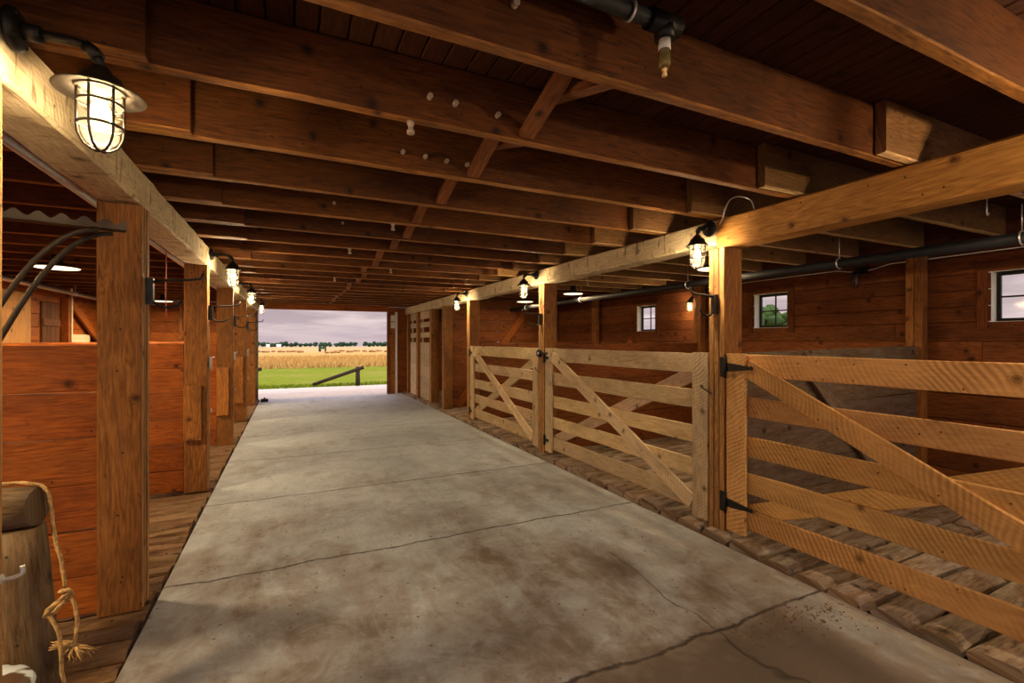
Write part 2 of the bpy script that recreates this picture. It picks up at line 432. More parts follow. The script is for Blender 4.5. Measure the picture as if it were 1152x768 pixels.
def empty(name, loc, label, cat, group=None):
    o = bpy.data.objects.new(name, None); COL.objects.link(o); o.location = loc; o.empty_display_size = .05
    return tag(o, label, cat, group)
def struct(o): o['kind'] = 'structure'; return o
def copy_tree(o, parent=None):
    c = o.copy(); COL.objects.link(c)
    if parent is not None: c.parent = parent
    for ch in list(o.children): copy_tree(ch, c)
    return c
ORD = 'first second third fourth fifth sixth seventh eighth ninth tenth eleventh twelfth thirteenth fourteenth fifteenth sixteenth seventeenth eighteenth nineteenth twentieth twenty-first twenty-second'.split()
def arc(c, r, a0, a1, n, ux, uy):
    c = Vector(c); ux = Vector(ux); uy = Vector(uy)
    return [c + ux*(r*math.cos(a0+(a1-a0)*i/n)) + uy*(r*math.sin(a0+(a1-a0)*i/n)) for i in range(n+1)]

def smooth(pts, n=6):
    P = [Vector(p) for p in pts]; out = []
    for i in range(len(P)-1):
        p0, p1, p2, p3 = P[max(i-1, 0)], P[i], P[i+1], P[min(i+2, len(P)-1)]
        for k in range(n):
            t = k/n
            out.append(.5*((2*p1)+(-p0+p2)*t+(2*p0-5*p1+4*p2-p3)*t*t+(-p0+3*p1-3*p2+p3)*t*t*t))
    out.append(P[-1]); return out
# ------------------------------------------------------------------ main dimensions
XL, XR = -.74, 2.98          # aisle faces of the two post rows
PW, PT = .20, .15            # post width across and along the aisle
XWL, XWR = -3.75, 5.86       # inner faces of the outer walls
YF, YB = -2.6, 13.5          # front and back end of the barn
ZB0, ZB1 = 2.25, 2.45        # beams
JH = .265                    # joist height
YP_R = [-.29, 2.53, 5.33, 8.13, 9.73, 10.75, 12.05, 13.15]   # front faces of the gated row
YP_L = [1.68, 3.21, 5.47, 7.71, 9.95, 12.35]

# ------------------------------------------------------------------ floors
b = MB()
NX, NY = 24, 60
for (x0, x1, y0, y1) in ((-.70, 2.88, -4.5, YB),):
    b.box((x0, y0, -.14), (x1, y1, 0), bev=.006, tint=(1, 1, 1))
struct(b.build('floor', 'concrete'))
b = MB(); b.box((-5.0, YB+.012, -.16), (9, 16.5, -.012), bev=.01, tint=(1, 1, 1))
struct(b.build('floor_apron', 'apron'))
def plank_floor(name, x0, x1, y0, y1, w, rag, edge, lift=0, mat='floorwood'):
    b = MB(); y = y0
    while y < y1:
        ww = w*U(.85, 1.2); z = lift+U(.0, .022); e = U(0, rag)
        xa, xb = (x0+e, x1) if edge < 0 else (x0, x1-e)
        # planks are butted: a short and a long one, worn round at the edge
        cut = xa + (xb-xa)*U(.35, .65)
        t = U(.75, 1.15)
        for (p, q) in ((xa, cut-.004), (cut+.004, xb)):
            b.bar((p, y+ww/2, -.052+z), (q, y+ww/2, -.052+z), ww-.026, .10, (0, 0, 1), .032, 6, .016, (t, t*U(.94, 1), t*U(.88, 1)))
        y += ww
    b.box((x0+.03, y0, -.16), (x1-.03, y1, -.09), tint=(.25, .25, .25))
    return struct(b.build(name, mat))
plank_floor('floor_right', 2.885, XWR, -.6, YB-.02, .235, .045, -1, .032, 'floorgrey')
plank_floor('floor_left', XWL, -.705, -.6, YB-.02, .17, .03, 1)

# ------------------------------------------------------------------ ceiling and outer walls
b = MB(); x = XWL-.1
while x < XWR+.2:
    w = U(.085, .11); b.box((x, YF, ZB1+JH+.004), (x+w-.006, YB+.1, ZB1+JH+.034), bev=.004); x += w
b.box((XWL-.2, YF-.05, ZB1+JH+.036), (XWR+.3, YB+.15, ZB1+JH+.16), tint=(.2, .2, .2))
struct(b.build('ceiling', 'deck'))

WIN = [(1.56, 2.04), (4.03, 4.51), (6.50, 6.98)]        # windows of the gated side, along y
ZW0, ZW1 = 1.68, 2.14
b = MB()
def row(x0, x1, ya, yb, z0, z1, holes):
    ys = [ya]
    for (p, q) in holes: ys += [p, q]
    ys.append(yb)
    for i in range(0, len(ys), 2):
        if ys[i+1]-ys[i] > .02:
            # boards meet over the studs
            y = ys[i]
            while y < ys[i+1]-.001:
                q = min(ys[i+1], y+U(2.3, 3.6)) if ys[i+1]-y > 3.8 else ys[i+1]
                b.box((x0, y+.002, z0+.003), (x1, q-.002, z1-.003), bev=.004); y = q
zr = [0, .24, .48, .73, .98, 1.24, 1.495]
for z0, z1 in zip(zr, zr[1:]): row(XWR, XWR+.04, YF, 9.86, z0, z1, [])
zr = [1.495, 1.68, 1.83, 1.985, 2.14, 2.32]
for z0, z1 in zip(zr, zr[1:]): row(XWR+.05, XWR+.075, YF, YB, z0, z1, WIN if ZW0-.01 < z0 < ZW1-.01 else [])
b.box((XWR, YF, 1.497), (XWR+.05, 9.86, 1.512), tint=(1.1, 1.1, 1.1))
b.box((XWR+.05, YF, 2.33), (XWR+.2, YB, ZB1+JH), tint=(.45, .42, .5))
for (z0, z1, h) in ((0, ZW0, []), (ZW0, ZW1, WIN), (ZW1, 2.33, [])):
    row(XWR+.077, XWR+.20, YF, YB, z0-.003, z1+.003, h)
struct(b.build('wall_right', 'wall'))
b = MB()
zr = [0, .25, .5, .75, 1.0, 1.25, 1.5, 1.72, 1.94, 2.16, 2.44]
for z0, z1 in zip(zr, zr[1:]): row(XWL-.04, XWL, YF, YB, z0, z1, [])
b.box((XWL-.16, YF, 0), (XWL-.045, YB, 2.71), tint=(.3, .3, .3)); b.box((XWL-.044, YF, 2.445), (XWL-.004, YB, 2.71), tint=(.6, .6, .6))
struct(b.build('wall_left', 'plank'))
b = MB()
def crosswall(y0, y1, x0, x1, ztop, zs):
    for z0, z1 in zip(zs, zs[1:]): b.box((x0, y0, z0+.003), (x1, y1, z1-.003), bev=.004)
zfull = [0, .24, .49, .73, .98, 1.22, 1.47, 1.71, 1.96, 2.2, 2.44]
crosswall(YB, YB+.05, XWL, -.76, 2.44, zfull)
crosswall(YB, YB+.05, 2.50, XWR, 2.44, zfull)
b.box((-.76, YB, 2.31), (2.50, YB+.06, 2.45), tint=(1.3, 1.3, 1.3)); b.box((XWL, YB, 2.452), (XWR, YB+.06, 2.71))
b.box((XWL, YB+.052, 0), (-.77, YB+.12, 2.45), tint=(.3, .3, .3)); b.box((2.51, YB+.052, 0), (XWR, YB+.12, 2.45), tint=(.3, .3, .3))
struct(b.build('wall_back', 'plank'))
b = MB(); crosswall(9.80, 9.86, XR+PW+.005, XWR, 2.44, zfull)
struct(b.build('wall_cross', 'wall'))
# jambs and the light strip of the far doorway
b = MB(); b.box((2.46, YB-.05, 0), (2.56, YB-.002, 2.3), bev=.006, tint=(.75, .62, .6)); b.box((2.56, YB-.04, 0), (2.68, YB-.002, 1.83), bev=.006, tint=(1.1, .95, .85))
struct(b.build('trim_1', 'post'))
b = MB(); b.box((2.69, YB-.09, 0), (2.745, YB-.003, 2.31), bev=.004); b.box((2.565, YB-.02, 1.85), (2.685, YB-.003, 2.03), bev=.003); b.box((2.565, YB-.02, 2.05), (2.685, YB-.003, 2.22), bev=.003)
struct(b.build('trim_2', 'white'))
b = MB(); b.box((-.80, YB-.06, 0), (-.74, YB-.003, 2.31), bev=.004); struct(b.build('trim_3', 'greywood'))

# windows: casing, reveal, sash with a cross of muntins, glass
for i, (ya, yb) in enumerate(WIN):
    b = MB()
    for (lo, hi) in (((XWR+.052, yb, ZW0-.05), (XWR+.18, yb+.022, ZW1+.05)), ((XWR+.052, ya-.022, ZW0-.05), (XWR+.18, ya, ZW1+.05)),
                     ((XWR+.052, ya, ZW0-.03), (XWR+.18, yb, ZW0)), ((XWR+.052, ya, ZW1), (XWR+.18, yb, ZW1+.03))):
        b.box(lo, hi, bev=.002)
    w = struct(b.build('window_%d' % (i+1), 'white', org=(XWR+.1, (ya+yb)/2, ZW0)))
    b = MB()
    b.box((XWR+.032, yb+.022, ZW0-.07), (XWR+.056, yb+.10, ZW1+.028)); b.box((XWR+.032, ya-.10, ZW0-.07), (XWR+.056, ya-.022, ZW1+.028))
    b.box((XWR+.032, ya-.1, ZW1+.03), (XWR+.054, yb+.1, ZW1+.10))
    b.build('casing', 'wall', w)
    b = MB()
    xs = XWR+.155
    for (lo, hi) in (((xs, ya, ZW0), (xs+.03, ya+.03, ZW1)), ((xs, yb-.03, ZW0), (xs+.03, yb, ZW1)), ((xs, ya+.03, ZW0), (xs+.03, yb-.03, ZW0+.03)), ((xs, ya+.03, ZW1-.03), (xs+.03, yb-.03, ZW1)),
                     ((xs+.005, (ya+yb)/2-.008, ZW0+.03), (xs+.022, (ya+yb)/2+.008, ZW1-.03)), ((xs+.005, ya+.03, (ZW0+ZW1)/2-.008), (xs+.022, yb-.03, (ZW0+ZW1)/2+.008))):
        b.box(lo, hi, bev=.002)
    sash = b.build('sash', 'black', w)
    b = MB(); b.box((xs+.012, ya+.02, ZW0+.02), (xs+.016, yb-.02, ZW1-.02), bev=.0005); b.build('pane', 'glass', sash)

# ------------------------------------------------------------------ beams
def beam(y0, y1, x0, x1, z0, z1, mat, label, jit, n):
    b = MB(); b.bar(((x0+x1)/2, y0, (z0+z1)/2), ((x0+x1)/2, y1, (z0+z1)/2), x1-x0, z1-z0, (0, 0, 1), .012, n, jit, (1, 1, 1))
    return tag(b.build('timber_beam', mat, org=((x0+x1)/2, y0, z0)), label, 'beam', kind='thing')
beam(-1.5, 2.60, XR, XR+.2, 2.215, ZB1-.012, 'beamgold', 'smooth golden sawn timber beam above the nearest gate', .003, 10)
beam(2.605, 4.2, XR+.005, XR+.195, ZB0, ZB1-.012, 'beam', 'short rough pale beam length just beyond the first hanging cage lamp of the gated side', .006, 10)
beam(4.205, 8.2, XR, XR+.19, ZB0, ZB1-.012, 'beam', 'long adzed pale beam over the two further gates', .007, 30)
beam(8.205, YB-.01, XR, XR+.19, ZB0, ZB1-.012, 'beam', 'pale hewn beam running above the slatted stall doors', .007, 34)
beam(-1.5, 3.3, XL-.2, XL, ZB0, ZB1-.012, 'beam', 'thick weathered beam beside the big near cage lamp', .007, 26)
beam(3.305, 7.8, XL-.2, XL, ZB0, ZB1-.012, 'beam', 'cracked adzed pale beam above the second and third posts of the ungated side', .009, 36)
beam(7.805, YB-.01, XL-.2, XL, ZB0, ZB1-.012, 'beam', 'hewn pale beam over the ungated stalls at the far doorway', .009, 40)

# ------------------------------------------------------------------ joists with lapped ends, cross braces
YJ = [.80 + .61*i - .025 for i in range(0, 21)]
JT = .05
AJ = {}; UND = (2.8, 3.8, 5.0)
for i, y in enumerate(YJ):
    z0 = ZB1; o_ = ORD[i]
    zc = z0+JH/2
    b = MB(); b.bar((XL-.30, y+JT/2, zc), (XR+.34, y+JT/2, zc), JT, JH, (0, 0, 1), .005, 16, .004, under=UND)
    AJ[i] = tag(b.build('timber_joist', 'joist', org=((XL+XR)/2, y, z0)), '%s dark joist over the concrete aisle, counted away from the camera' % o_, 'joist', 'joists above the aisle', 'thing')
    yl = y - JT - .009
    e = XL + U(.24, .40)
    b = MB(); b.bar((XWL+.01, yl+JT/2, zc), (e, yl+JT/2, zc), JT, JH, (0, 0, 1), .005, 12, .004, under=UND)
    tag(b.build('timber_joist', 'joist', org=(XWL, yl, z0)), 'red-brown joist over the ungated stalls, lapped beside the %s aisle joist from the camera' % o_, 'joist', 'joists above the ungated stalls', 'thing')
    e = XR - U(.24, .36)
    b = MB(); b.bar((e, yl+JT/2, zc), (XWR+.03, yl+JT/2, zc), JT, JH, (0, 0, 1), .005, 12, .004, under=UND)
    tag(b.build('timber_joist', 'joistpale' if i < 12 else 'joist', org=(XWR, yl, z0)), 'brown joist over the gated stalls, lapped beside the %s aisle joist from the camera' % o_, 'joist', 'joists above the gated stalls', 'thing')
for i in range(1, len(YJ)-1):
    ya, yb = YJ[i]+JT+.003, YJ[i+1]-.003
    xo = .97 + U(-.05, .05)
    for k in (0, 1):
        b = MB()
        za, zb = (ZB1+JH-.05, ZB1+.03) if k == 0 else (ZB1+.045, ZB1+JH-.05)
        # bevel-cut ends: stop just short of the joist faces
        dy = (yb-ya); dz = zb-za
        b.bar((xo+k*.105, ya+.002, za), (xo+k*.105, yb-.002, zb), .075, .035, (0, 0, 1), .003)
        tag(b.build('cross_brace', 'bridge', org=(xo+k*.105, ya, za)), 'short brace between %s and %s aisle joists, %s away from the camera' % (ORD[i], ORD[i+1], 'falling' if k == 0 else 'rising'), 'brace', 'cross bridging along the middle of the ceiling', 'thing')

# ------------------------------------------------------------------ posts
def post(x0, y0, z1, label, name='timber_post', strips=3, mat='post', pw=PW, pt=PT, pad=None, z0=.018):
    p = empty(name, (x0+pw/2, y0+pt/2, z0), label, 'post'); p['kind'] = 'thing'
    w = pt/strips; t0 = U(.9, 1.08)
    for k in range(strips):
        b = MB(); t = t0*U(.93, 1.07)
        b.box((x0+U(0, .004), y0+k*w+.0008, z0), (x0+pw-U(0, .004), y0+(k+1)*w-.0008, z1), bev=.005, tint=(t, t*.98, t*.95), segs=8, jit=.002, edge=(1.6, 2.1, 2.9))  # side edges tinted paler: lamp light on the aisle faces put into the colour
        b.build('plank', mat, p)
    if pad:
        b = MB(); b.box((x0+.004, y0-.032, pad[0]), (x0+pw*.76, y0-.001, pad[1]), bev=.004, tint=(1.35, 1.28, 1.15)); b.build('pad_board', 'post', p)
    return p
PL = ['slim post at the picture edge under the big near cage lamp', 'broad orange-brown post in front of the knotty orange plank partition', 'post with a short pad board, next beyond the broad front post',
      'third full post of the ungated row, narrow pad board nailed low', 'fourth post of the ungated row with a tall pad board', 'last post of the ungated row, closest to the far doorway']
PADS = [None, None, (.53, 1.06), (.45, 1.12), (.35, 1.2), None]
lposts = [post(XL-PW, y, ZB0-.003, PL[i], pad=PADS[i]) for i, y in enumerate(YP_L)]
PR = ['unseen-side post carrying the latch end of the nearest gate', 'post of three glowing planks with black strap hinges under the golden beam', 'post between the two further gates with a round black latch',
      'post where the furthest gate hangs on its hinges', 'post beyond the furthest gate, beside the open plank-walled stall', 'dark post at the near edge of the slatted stall doors',
      'post between the two slatted stall doors', 'last post of the gated row, past the slatted doors']
PR[0] = 'golden post at the free end of the nearest gate, behind the camera'
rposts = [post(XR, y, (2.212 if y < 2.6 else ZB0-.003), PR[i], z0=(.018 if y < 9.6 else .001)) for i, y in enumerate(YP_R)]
post(-1.52, 2.27, ZB1-.01, 'post behind the rail stand holding up the scalloped iron rack', strips=2, pt=.1)

# studs along the gated outer wall
for y, l in ((2.50, 'split two-board stud with pale streaks against the wall near the dark cage lamp'), (5.32, 'slim stud on the outer wall beside the lit cage lamp'), (8.1, 'slim stud on the outer wall by the furthest small window')):
    p = empty('wall_stud', (XWR-.05, y, .018), l, 'stud'); p['kind'] = 'thing'
    for k in range(2):
        b = MB(); b.box((XWR-.105, y+k*.075, .018), (XWR-.002, y+k*.075+.07, ZB1-.003), bev=.005, tint=(1.15, 1.1, 1.0)); b.build('plank', 'post', p)

# ------------------------------------------------------------------ stall partitions
def partition(x0, x1, y0, y1, zs, mat, label, sag=0.0, name='stall_partition'):
    b = MB()
    for z0, z1 in zip(zs, zs[1:]):
        zc = (z0+z1)/2; t = U(.85, 1.12)
        b.bar((x0, (y0+y1)/2, zc-sag*(z1/1.5)), (x1, (y0+y1)/2, zc), y1-y0, z1-z0-.006, (0, 0, 1), .005, 10, .004, (t, t*U(.93, 1.03), t*U(.85, 1.05)))
    return tag(b.build(name, mat, org=((x0+x1)/2, y0, zs[0])), label, 'partition', kind='thing')
zp = [.03, .24, .485, .73, .98, 1.225, 1.475]
LB = ['knotty bright orange plank partition beside the log rail stand', 'plank partition with a pale gap between boards behind the broad front post', 'low plank partition between the second and third ungated posts',
      'low plank partition at the fourth ungated post', 'furthest low plank partition on the ungated side']
for i, y in enumerate(YP_L[1:]):
    partition(XWL+.005, XL-PW-.004, y+.03, y+.075, zp, 'plank', LB[i])
RB = ['weathered grey-brown plank partition behind the nearest gate', 'brown plank partition running back from the post with the round black latch', 'plank partition behind the furthest gate, beside the open stall']
partition(XR+PW+.004, XWR-.11, 2.55, 2.60, [.03, .25, .49, .73, .97, 1.21, 1.45], 'greywood', RB[0], .05)
partition(XR+PW+.004, XWR-.11, 5.38, 5.43, zp, 'wall', RB[1], .03)
partition(XR+PW+.004, XWR-.11, 8.16, 8.21, zp, 'wall', RB[2], .03)
# long diagonal braces on the walls
b = MB(); b.bar((3.3, 9.772, .06), (4.95, 9.772, 2.12), .05, .16, (0, 0, 1), .005); tag(b.build('wall_brace', 'plank', org=(3.3, 9.78, .1)), 'bright orange diagonal brace on the full-height cross wall of the open stall', 'brace', kind='thing')
b = MB(); b.bar((XWR-.03, 7.98, .55), (XWR-.03, 7.02, 1.48), .05, .17, (0, 0, 1), .005); tag(b.build('wall_brace', 'plank', org=(XWR, 8.0, .1)), 'short orange diagonal brace on the outer wall behind the middle gate', 'brace', kind='thing')
b = MB(); b.bar((5.2, 2.52, .1), (3.9, 2.52, 1.35), .05, .15, (0, 0, 1), .005); tag(b.build('wall_brace', 'greywood', org=(4.5, 2.5, .1)), 'grey diagonal brace nailed across the weathered partition behind the nearest gate', 'brace', kind='thing')

# features at the far end of the ungated side
b = MB(); b.box((XWL+.004, 8.9, .5), (XWL+.03, 9.97, 2.24), bev=.006, tint=(1, 1, 1)); tag(b.build('plywood_sheet', 'ply', org=(XWL, 9.5, .5)), 'tan plywood sheet fixed on the outer wall of the ungated stalls', 'plywood')
b = MB()
for k in range(4): b.box((XWL+.004, 10.35+k*.16, .05), (XWL+.03, 10.505+k*.16, 2.15), bev=.005)
d1 = struct(b.build('door_1', 'darkdoor', org=(XWL, 10.6, .05)))
b = MB(); b.box((XWL+.03, 10.35, .3), (XWL+.05, 10.98, .42)); b.box((XWL+.03, 10.35, 1.75), (XWL+.05, 10.98, 1.87)); b.build('ledge_board', 'darkdoor', d1)
b = MB(); b.box((XWL+.004, 8.6, 2.28), (XWL+.08, 11.1, 2.40), tint=(1.1, 1.1, 1.1)); tag(b.build('wall_rail', 'plank', org=(XWL, 9.8, 2.28)), 'horizontal rail above the plywood sheet and dark plank door', 'rail')
p = empty('wall_stud', (XWL+.06, 11.18, .018), 'stud with a bright edge beside the dark plank door of the ungated side', 'stud'); p['kind'] = 'thing'
b = MB(); b.box((XWL+.004, 11.12, .018), (XWL+.11, 11.25, ZB1-.003)); b.build('plank', 'plank', p)
b = MB(); b.box((XWL+.112, 11.2, .018), (XWL+.13, 11.25, ZB1-.003), tint=(1.3, 1.4, 1.6)); b.build('edge_strip', 'doorwood', p)
b = MB(); b.bar((XWL+.075, 11.31, 2.21), (XWL+.075, 13.2, 1.25), .05, .15, (0, 0, 1), .005); tag(b.build('wall_brace', 'plank', org=(XWL, 12, 1.3)), 'diagonal brace descending to the far corner on the ungated outer wall', 'brace', kind='thing')
b = MB(); b.box((XWL+.004, 11.3, 1.30), (XWL+.04, 12.36, 1.62), tint=(1.3, 1.4, 1.6)); tag(b.build('pale_board', 'doorwood', org=(XWL, 12, 1.3)), 'pale horizontal board on the outer wall beneath the diagonal brace', 'board')
# hay-door frame on the end wall above the ungated stalls
f = empty('hatch_frame', (-2.45, YB-.03, 1.3), 'board-framed hatch with splayed braces on the end wall of the ungated side', 'frame')
for (x, nm) in ((-2.98, 'side_board'), (-2.36, 'side_board')):
    b = MB(); b.box((x-.03, YB-.06, 1.55), (x+.03, YB-.003, 2.36), tint=(1.2, 1.3, 1.4)); b.build(nm, 'post', f)
b = MB(); b.box((-3.0, YB-.055, 2.37), (-2.33, YB-.003, 2.43), tint=(1.2, 1.3, 1.4)); b.build('top_board', 'post', f)
b = MB(); b.bar((-2.36, YB-.08, 1.72), (-1.75, YB-.08, 1.05), .04, .1, (0, 0, 1)); b.build('brace', 'plank', f)
b = MB(); b.bar((-2.98, YB-.08, 1.72), (-3.5, YB-.08, 1.15), .04, .1, (0, 0, 1)); b.build('brace', 'plank', f)

# ------------------------------------------------------------------ board gates
RZ = [(.12, .27), (.385, .53), (.65, .80), (.94, 1.09), (1.24, 1.40)]
def gate(y0, y1, label, mat, smat, hinge_far, latch, strap):
    """y0 near end, y1 far end; stiles and a diagonal on the aisle face, rails behind, a second diagonal at the back"""
    x = XR+.004
    g = empty('board_gate', (x+.04, (y0+y1)/2, .08), label, 'gate')
    zt = 1.405
    ws = .16
    for (ya, yb) in ((y0, y0+ws), (y1-ws, y1)):
        b = MB(); b.box((x, ya, .075), (x+.028, yb, zt), bev=.004, segs=6, jit=.002); b.build('stile', smat, g)
    for (za, zb) in RZ:
        b = MB(); w = U(-.008, .008)
        b.bar((x+.045, y0+.004, (za+zb)/2+w), (x+.045, y1-.004, (za+zb)/2), .028, zb-za+U(-.008, .008), (0, 0, 1), .004, 12, .004, (lambda q: (q, q*U(.93, 1.03), q*U(.84, 1.05)))(U(.72, 1.1)))
        b.build('rail', mat, g)
    ya, yb = y0+ws+.03, y1-ws-.03
    b = MB(); b.bar((x+.0145, yb+.02, 1.30), (x+.0145, ya-.02, .17), .027, .13, (0, 0, 1), .004, 10, .003); b.build('brace', mat, g)
    b = MB(); b.bar((x+.076, ya-.1, 1.28), (x+.076, yb+.1, .2), .028, .13, (0, 0, 1), .004, 10, .003); b.build('brace', mat, g)
    # hinges
    if strap:
        for z in (1.30, .28):
            b = MB(); ye = y1
            b.box((x-.012, ye+.004, z-.075), (x-.002, ye+.05, z+.075), bev=.002)
            b.tube([(x-.012, ye+.002, z-.08), (x-.012, ye+.002, z+.08)], .011, 10)
            for k, (ra) in enumerate((.062, -.062)):
                b.blob((x-.012, ye+.03, z+ra), .004, .008, .008, 8, 5)
            # tapering strap
            prof = [(0, .032), (.05, .030), (.20, .012), (.215, .016), (.225, .009)]
            out = [(-u, h) for u, h in prof] + [(-u, -h) for u, h in reversed(prof)]
            M4 = Matrix.Translation((x-.006, ye-.004, z)) @ Matrix(((0, 0, 1, 0), (1, 0, 0, 0), (0, 1, 0, 0), (0, 0, 0, 1)))
            b.prism(out, .005, M4)
            for u in (.06, .13, .19): b.blob((x-.007, ye-u, z), .003, .006, .006, 8, 5)
            b.build('strap_hinge', 'black', g)
    else:
        for z in (1.28, .22):
            b = MB(); b.box((x-.008, y1-.03, z-.06), (x-.001, y1-.003, z+.06), bev=.002); b.tube([(x-.010, y1+.006, z-.065), (x-.010, y1+.006, z+.065)], .010, 8)
            b.box((x-.008, y1-.10, z-.02), (x-.001, y1-.03, z+.02), bev=.002); b.build('hinge', 'black', g)
    # latch on the near stile
    if latch == 'wheel':
        pass
    b = MB(); b.blob((x-.012, y0+.05, 1.135), .01, .012, .012, 8, 6)
    b.tube([(x-.012, y0+.05, 1.135), (x-.03, y0+.02, 1.125), (x-.026, y0-.03, 1.10), (x-.02, y0-.06, 1.085)], .006, 6); b.build('latch', 'rust', g)
    return g
gate(-.13, 2.515, 'nearest gate of rough orange boards with black strap hinges', 'gate', 'gate', True, None, True)
gate(2.69, 5.315, 'middle board gate between the glowing three-plank post and the round latch post', 'gatepale', 'gatepale', True, None, False)
gate(5.50, 8.115, 'furthest and smallest-looking board gate, next to the open stall', 'gatepale', 'gatepale', True, None, False)
# bottom filler block of the nearest gate, beside its lower hinge
# round spring latch on the post between the gates
l = empty('gate_latch', (XR-.03, 5.42, 1.335), 'round black spring latch on the post between the two further gates', 'latch')
b = MB(); b.lathe([(.001, 0), (.05, 0), (.055, .01), (.05, .02), (.001, .022)], M4=Matrix.Translation((XR-.001, 5.42, 1.335)) @ Matrix.Rotation(-PI/2, 4, 'Y'), n=20); b.build('back_plate', 'black', l)
b = MB(); b.tube(arc((XR-.035, 5.42, 1.335), .042, 0, 2*PI, 20, (0, 1, 0), (0, 0, 1)), .009, 8); b.build('ring', 'black', l)
b = MB(); b.tube([(XR-.02, 5.42, 1.335), (XR-.045, 5.42, 1.335)], .016, 10); b.build('knob', 'steel', l)
b = MB(); b.box((XR-.028, 5.2, 1.325), (XR-.016, 5.41, 1.35), bev=.002); b.build('bolt', 'black', l)

# ------------------------------------------------------------------ slatted stall doors
def stall_door(y0, y1, label):
    x = XR+.07
    g = empty('stall_door', (x+.02, (y0+y1)/2, .01), label, 'door')
    b = MB(); n = 5; w = (1.46-.012)/n
    for k in range(n): b.box((x, y0, .012+k*w+.001), (x+.035, y1, .012+(k+1)*w-.001), bev=.003)
    b.build('lower_panel', 'doorwood', g)
    for (za, zb) in ((1.58, 1.71), (1.84, 1.97), (2.05, 2.235)):
        b = MB(); b.box((x+.002, y0, za), (x+.03, y1, zb), bev=.003); b.build('slat', 'doorwood', g)
    for y in (y0+.02, y1-.11):
        b = MB(); b.box((x+.037, y, .012), (x+.065, y+.09, 2.235), bev=.003); b.build('stile', 'doorwood', g)
    b = MB(); b.box((x-.02, y0+.01, 2.12), (x-.002, y0+.06, 2.2), bev=.003); b.box((x-.02, y0+.01, 1.6), (x-.002, y0+.06, 1.68), bev=.003); b.build('hanger_bracket', 'white', g)
    return g
stall_door(10.92, 12.03, 'slatted pale stall door nearer to the gates')
stall_door(12.22, 13.13, 'slatted pale stall door further along, by the far doorway')

# ------------------------------------------------------------------ lamps
LIGHTS = []
def point(loc, w, rad=.05, col=(1, .74, .42)):
    ld = bpy.data.lights.new('lamp_light', 'POINT'); ld.energy = w; ld.color = col; ld.shadow_soft_size = rad
    o = bpy.data.objects.new('lamp_light', ld); o.location = loc; COL.objects.link(o); return o
def cage_lamp(y, side, label, hood_r, watts, arm=.2, k=1.0, lit=True, z=None):
    """side +1: mounted on the beam of the ungated row and reaching towards +x; -1: the gated row"""
    x0 = XL if side > 0 else XR
    z = z if z is not None else 2.375
    zs = lambda d: z + d*k
    g = empty('cage_lamp', (x0+side*.01, y, z), label, 'lamp')
    A = Matrix.Rotation(side*PI/2, 4, 'Y')
    b = MB(); b.lathe([(.001, .004), (.058*k, .004), (.062*k, .010), (.058*k, .022), (.045*k, .03), (.02*k, .032), (.001, .033)], c=(x0+side*.001, y, z), M4=A, n=24)
    for a in range(4): b.blob((x0+side*.028, y+.047*k*math.cos(a*PI/2+.7), z+.047*k*math.sin(a*PI/2+.7)), .006, .006, .006, 6, 4)
    b.build('mount_plate', 'black', g)
    xe = x0 + side*(arm)
    pts = [(x0+side*.03, y, z), (xe-side*.06*k, y, z)] + [Vector((xe-side*.06*k, y, z-.06*k)) + Vector((side*math.sin(t)*.06*k, 0, math.cos(t)*.06*k)) for t in (PI/8, PI/4, 3*PI/8, PI/2)]
    b = MB(); b.tube(pts, .013*k, 12); b.tube([(x0+side*.03, y, z), (x0+side*.075*k, y, z)], .024*k, 12); b.tube(pts[2:5], .019*k, 12); b.build('arm', 'black', g)
    zc = z-.06*k
    b = MB(); hr = hood_r
    b.lathe([(.014*k, 0), (.024*k, -.005*k), (.030*k, -.02*k), (.052*k, -.035*k), (.058*k, -.055*k), (.062*k, -.06*k), (hr, -.083*k), (hr+.002, -.086*k), (hr-.001, -.088*k), (.06*k, -.067*k), (.055*k, -.06*k), (.001, -.058*k)], c=(xe, y, zc), n=36)
    b.build('hood', 'bronze', g)
    # globe
    gr = .048*k; zt = -.062*k; zb = -.25*k
    b = MB(); b.lathe([(gr*.9, zt), (gr, zt-.02*k), (gr, zb+.06*k), (gr*.93, zb+.035*k), (gr*.7, zb+.014*k), (gr*.35, zb+.003*k), (.001, zb)], c=(xe, y, zc), n=28)
    gl_ = b.build('globe', 'globe', g)
    if lit:
        b = MB(); b.lathe([(.001, -.07*k), (.013*k, -.075*k), (.014*k, -.10*k), (.024*k, -.13*k), (.028*k, -.155*k), (.024*k, -.18*k), (.012*k, -.195*k), (.001, -.198*k)], c=(xe, y, zc), n=18); b.build('bulb', 'bulb', gl_)
    # cage: six ribs and three rings
    cr = gr+.008*k
    cg = None
    b = MB()
    for a in range(6):
        th = a*PI/3+.3
        c_, s_ = math.cos(th), math.sin(th)
        pr = [(cr, zt-.005*k), (cr, zb+.065*k), (cr*.95, zb+.035*k), (cr*.72, zb+.006*k), (cr*.38, zb-.008*k), (.002, zb-.01*k)]
        b.tube([(xe+r*c_, y+r*s_, zc+q) for r, q in pr], .0038*k, 6)
    for (r, q) in ((cr, zt-.055*k), (cr, zb+.065*k), (cr+.002, zt-.012*k)):
        b.tube(arc((xe, y, zc+q), r, 0, 2*PI, 28, (1, 0, 0), (0, 1, 0)), .0045*k, 6, caps=False)
    b.build('cage', 'bronze', g)
    if watts: point((xe, y, zc-.155*k), watts, .036*k)
    return g
cage_lamp(1.85, 1, 'large wide-brimmed cage lamp glowing close to the camera', .112, 90, .21, 1.0, z=2.405)
cage_lamp(5.60, 1, 'cage lamp above the second post of the ungated row', .075, 130, .20)
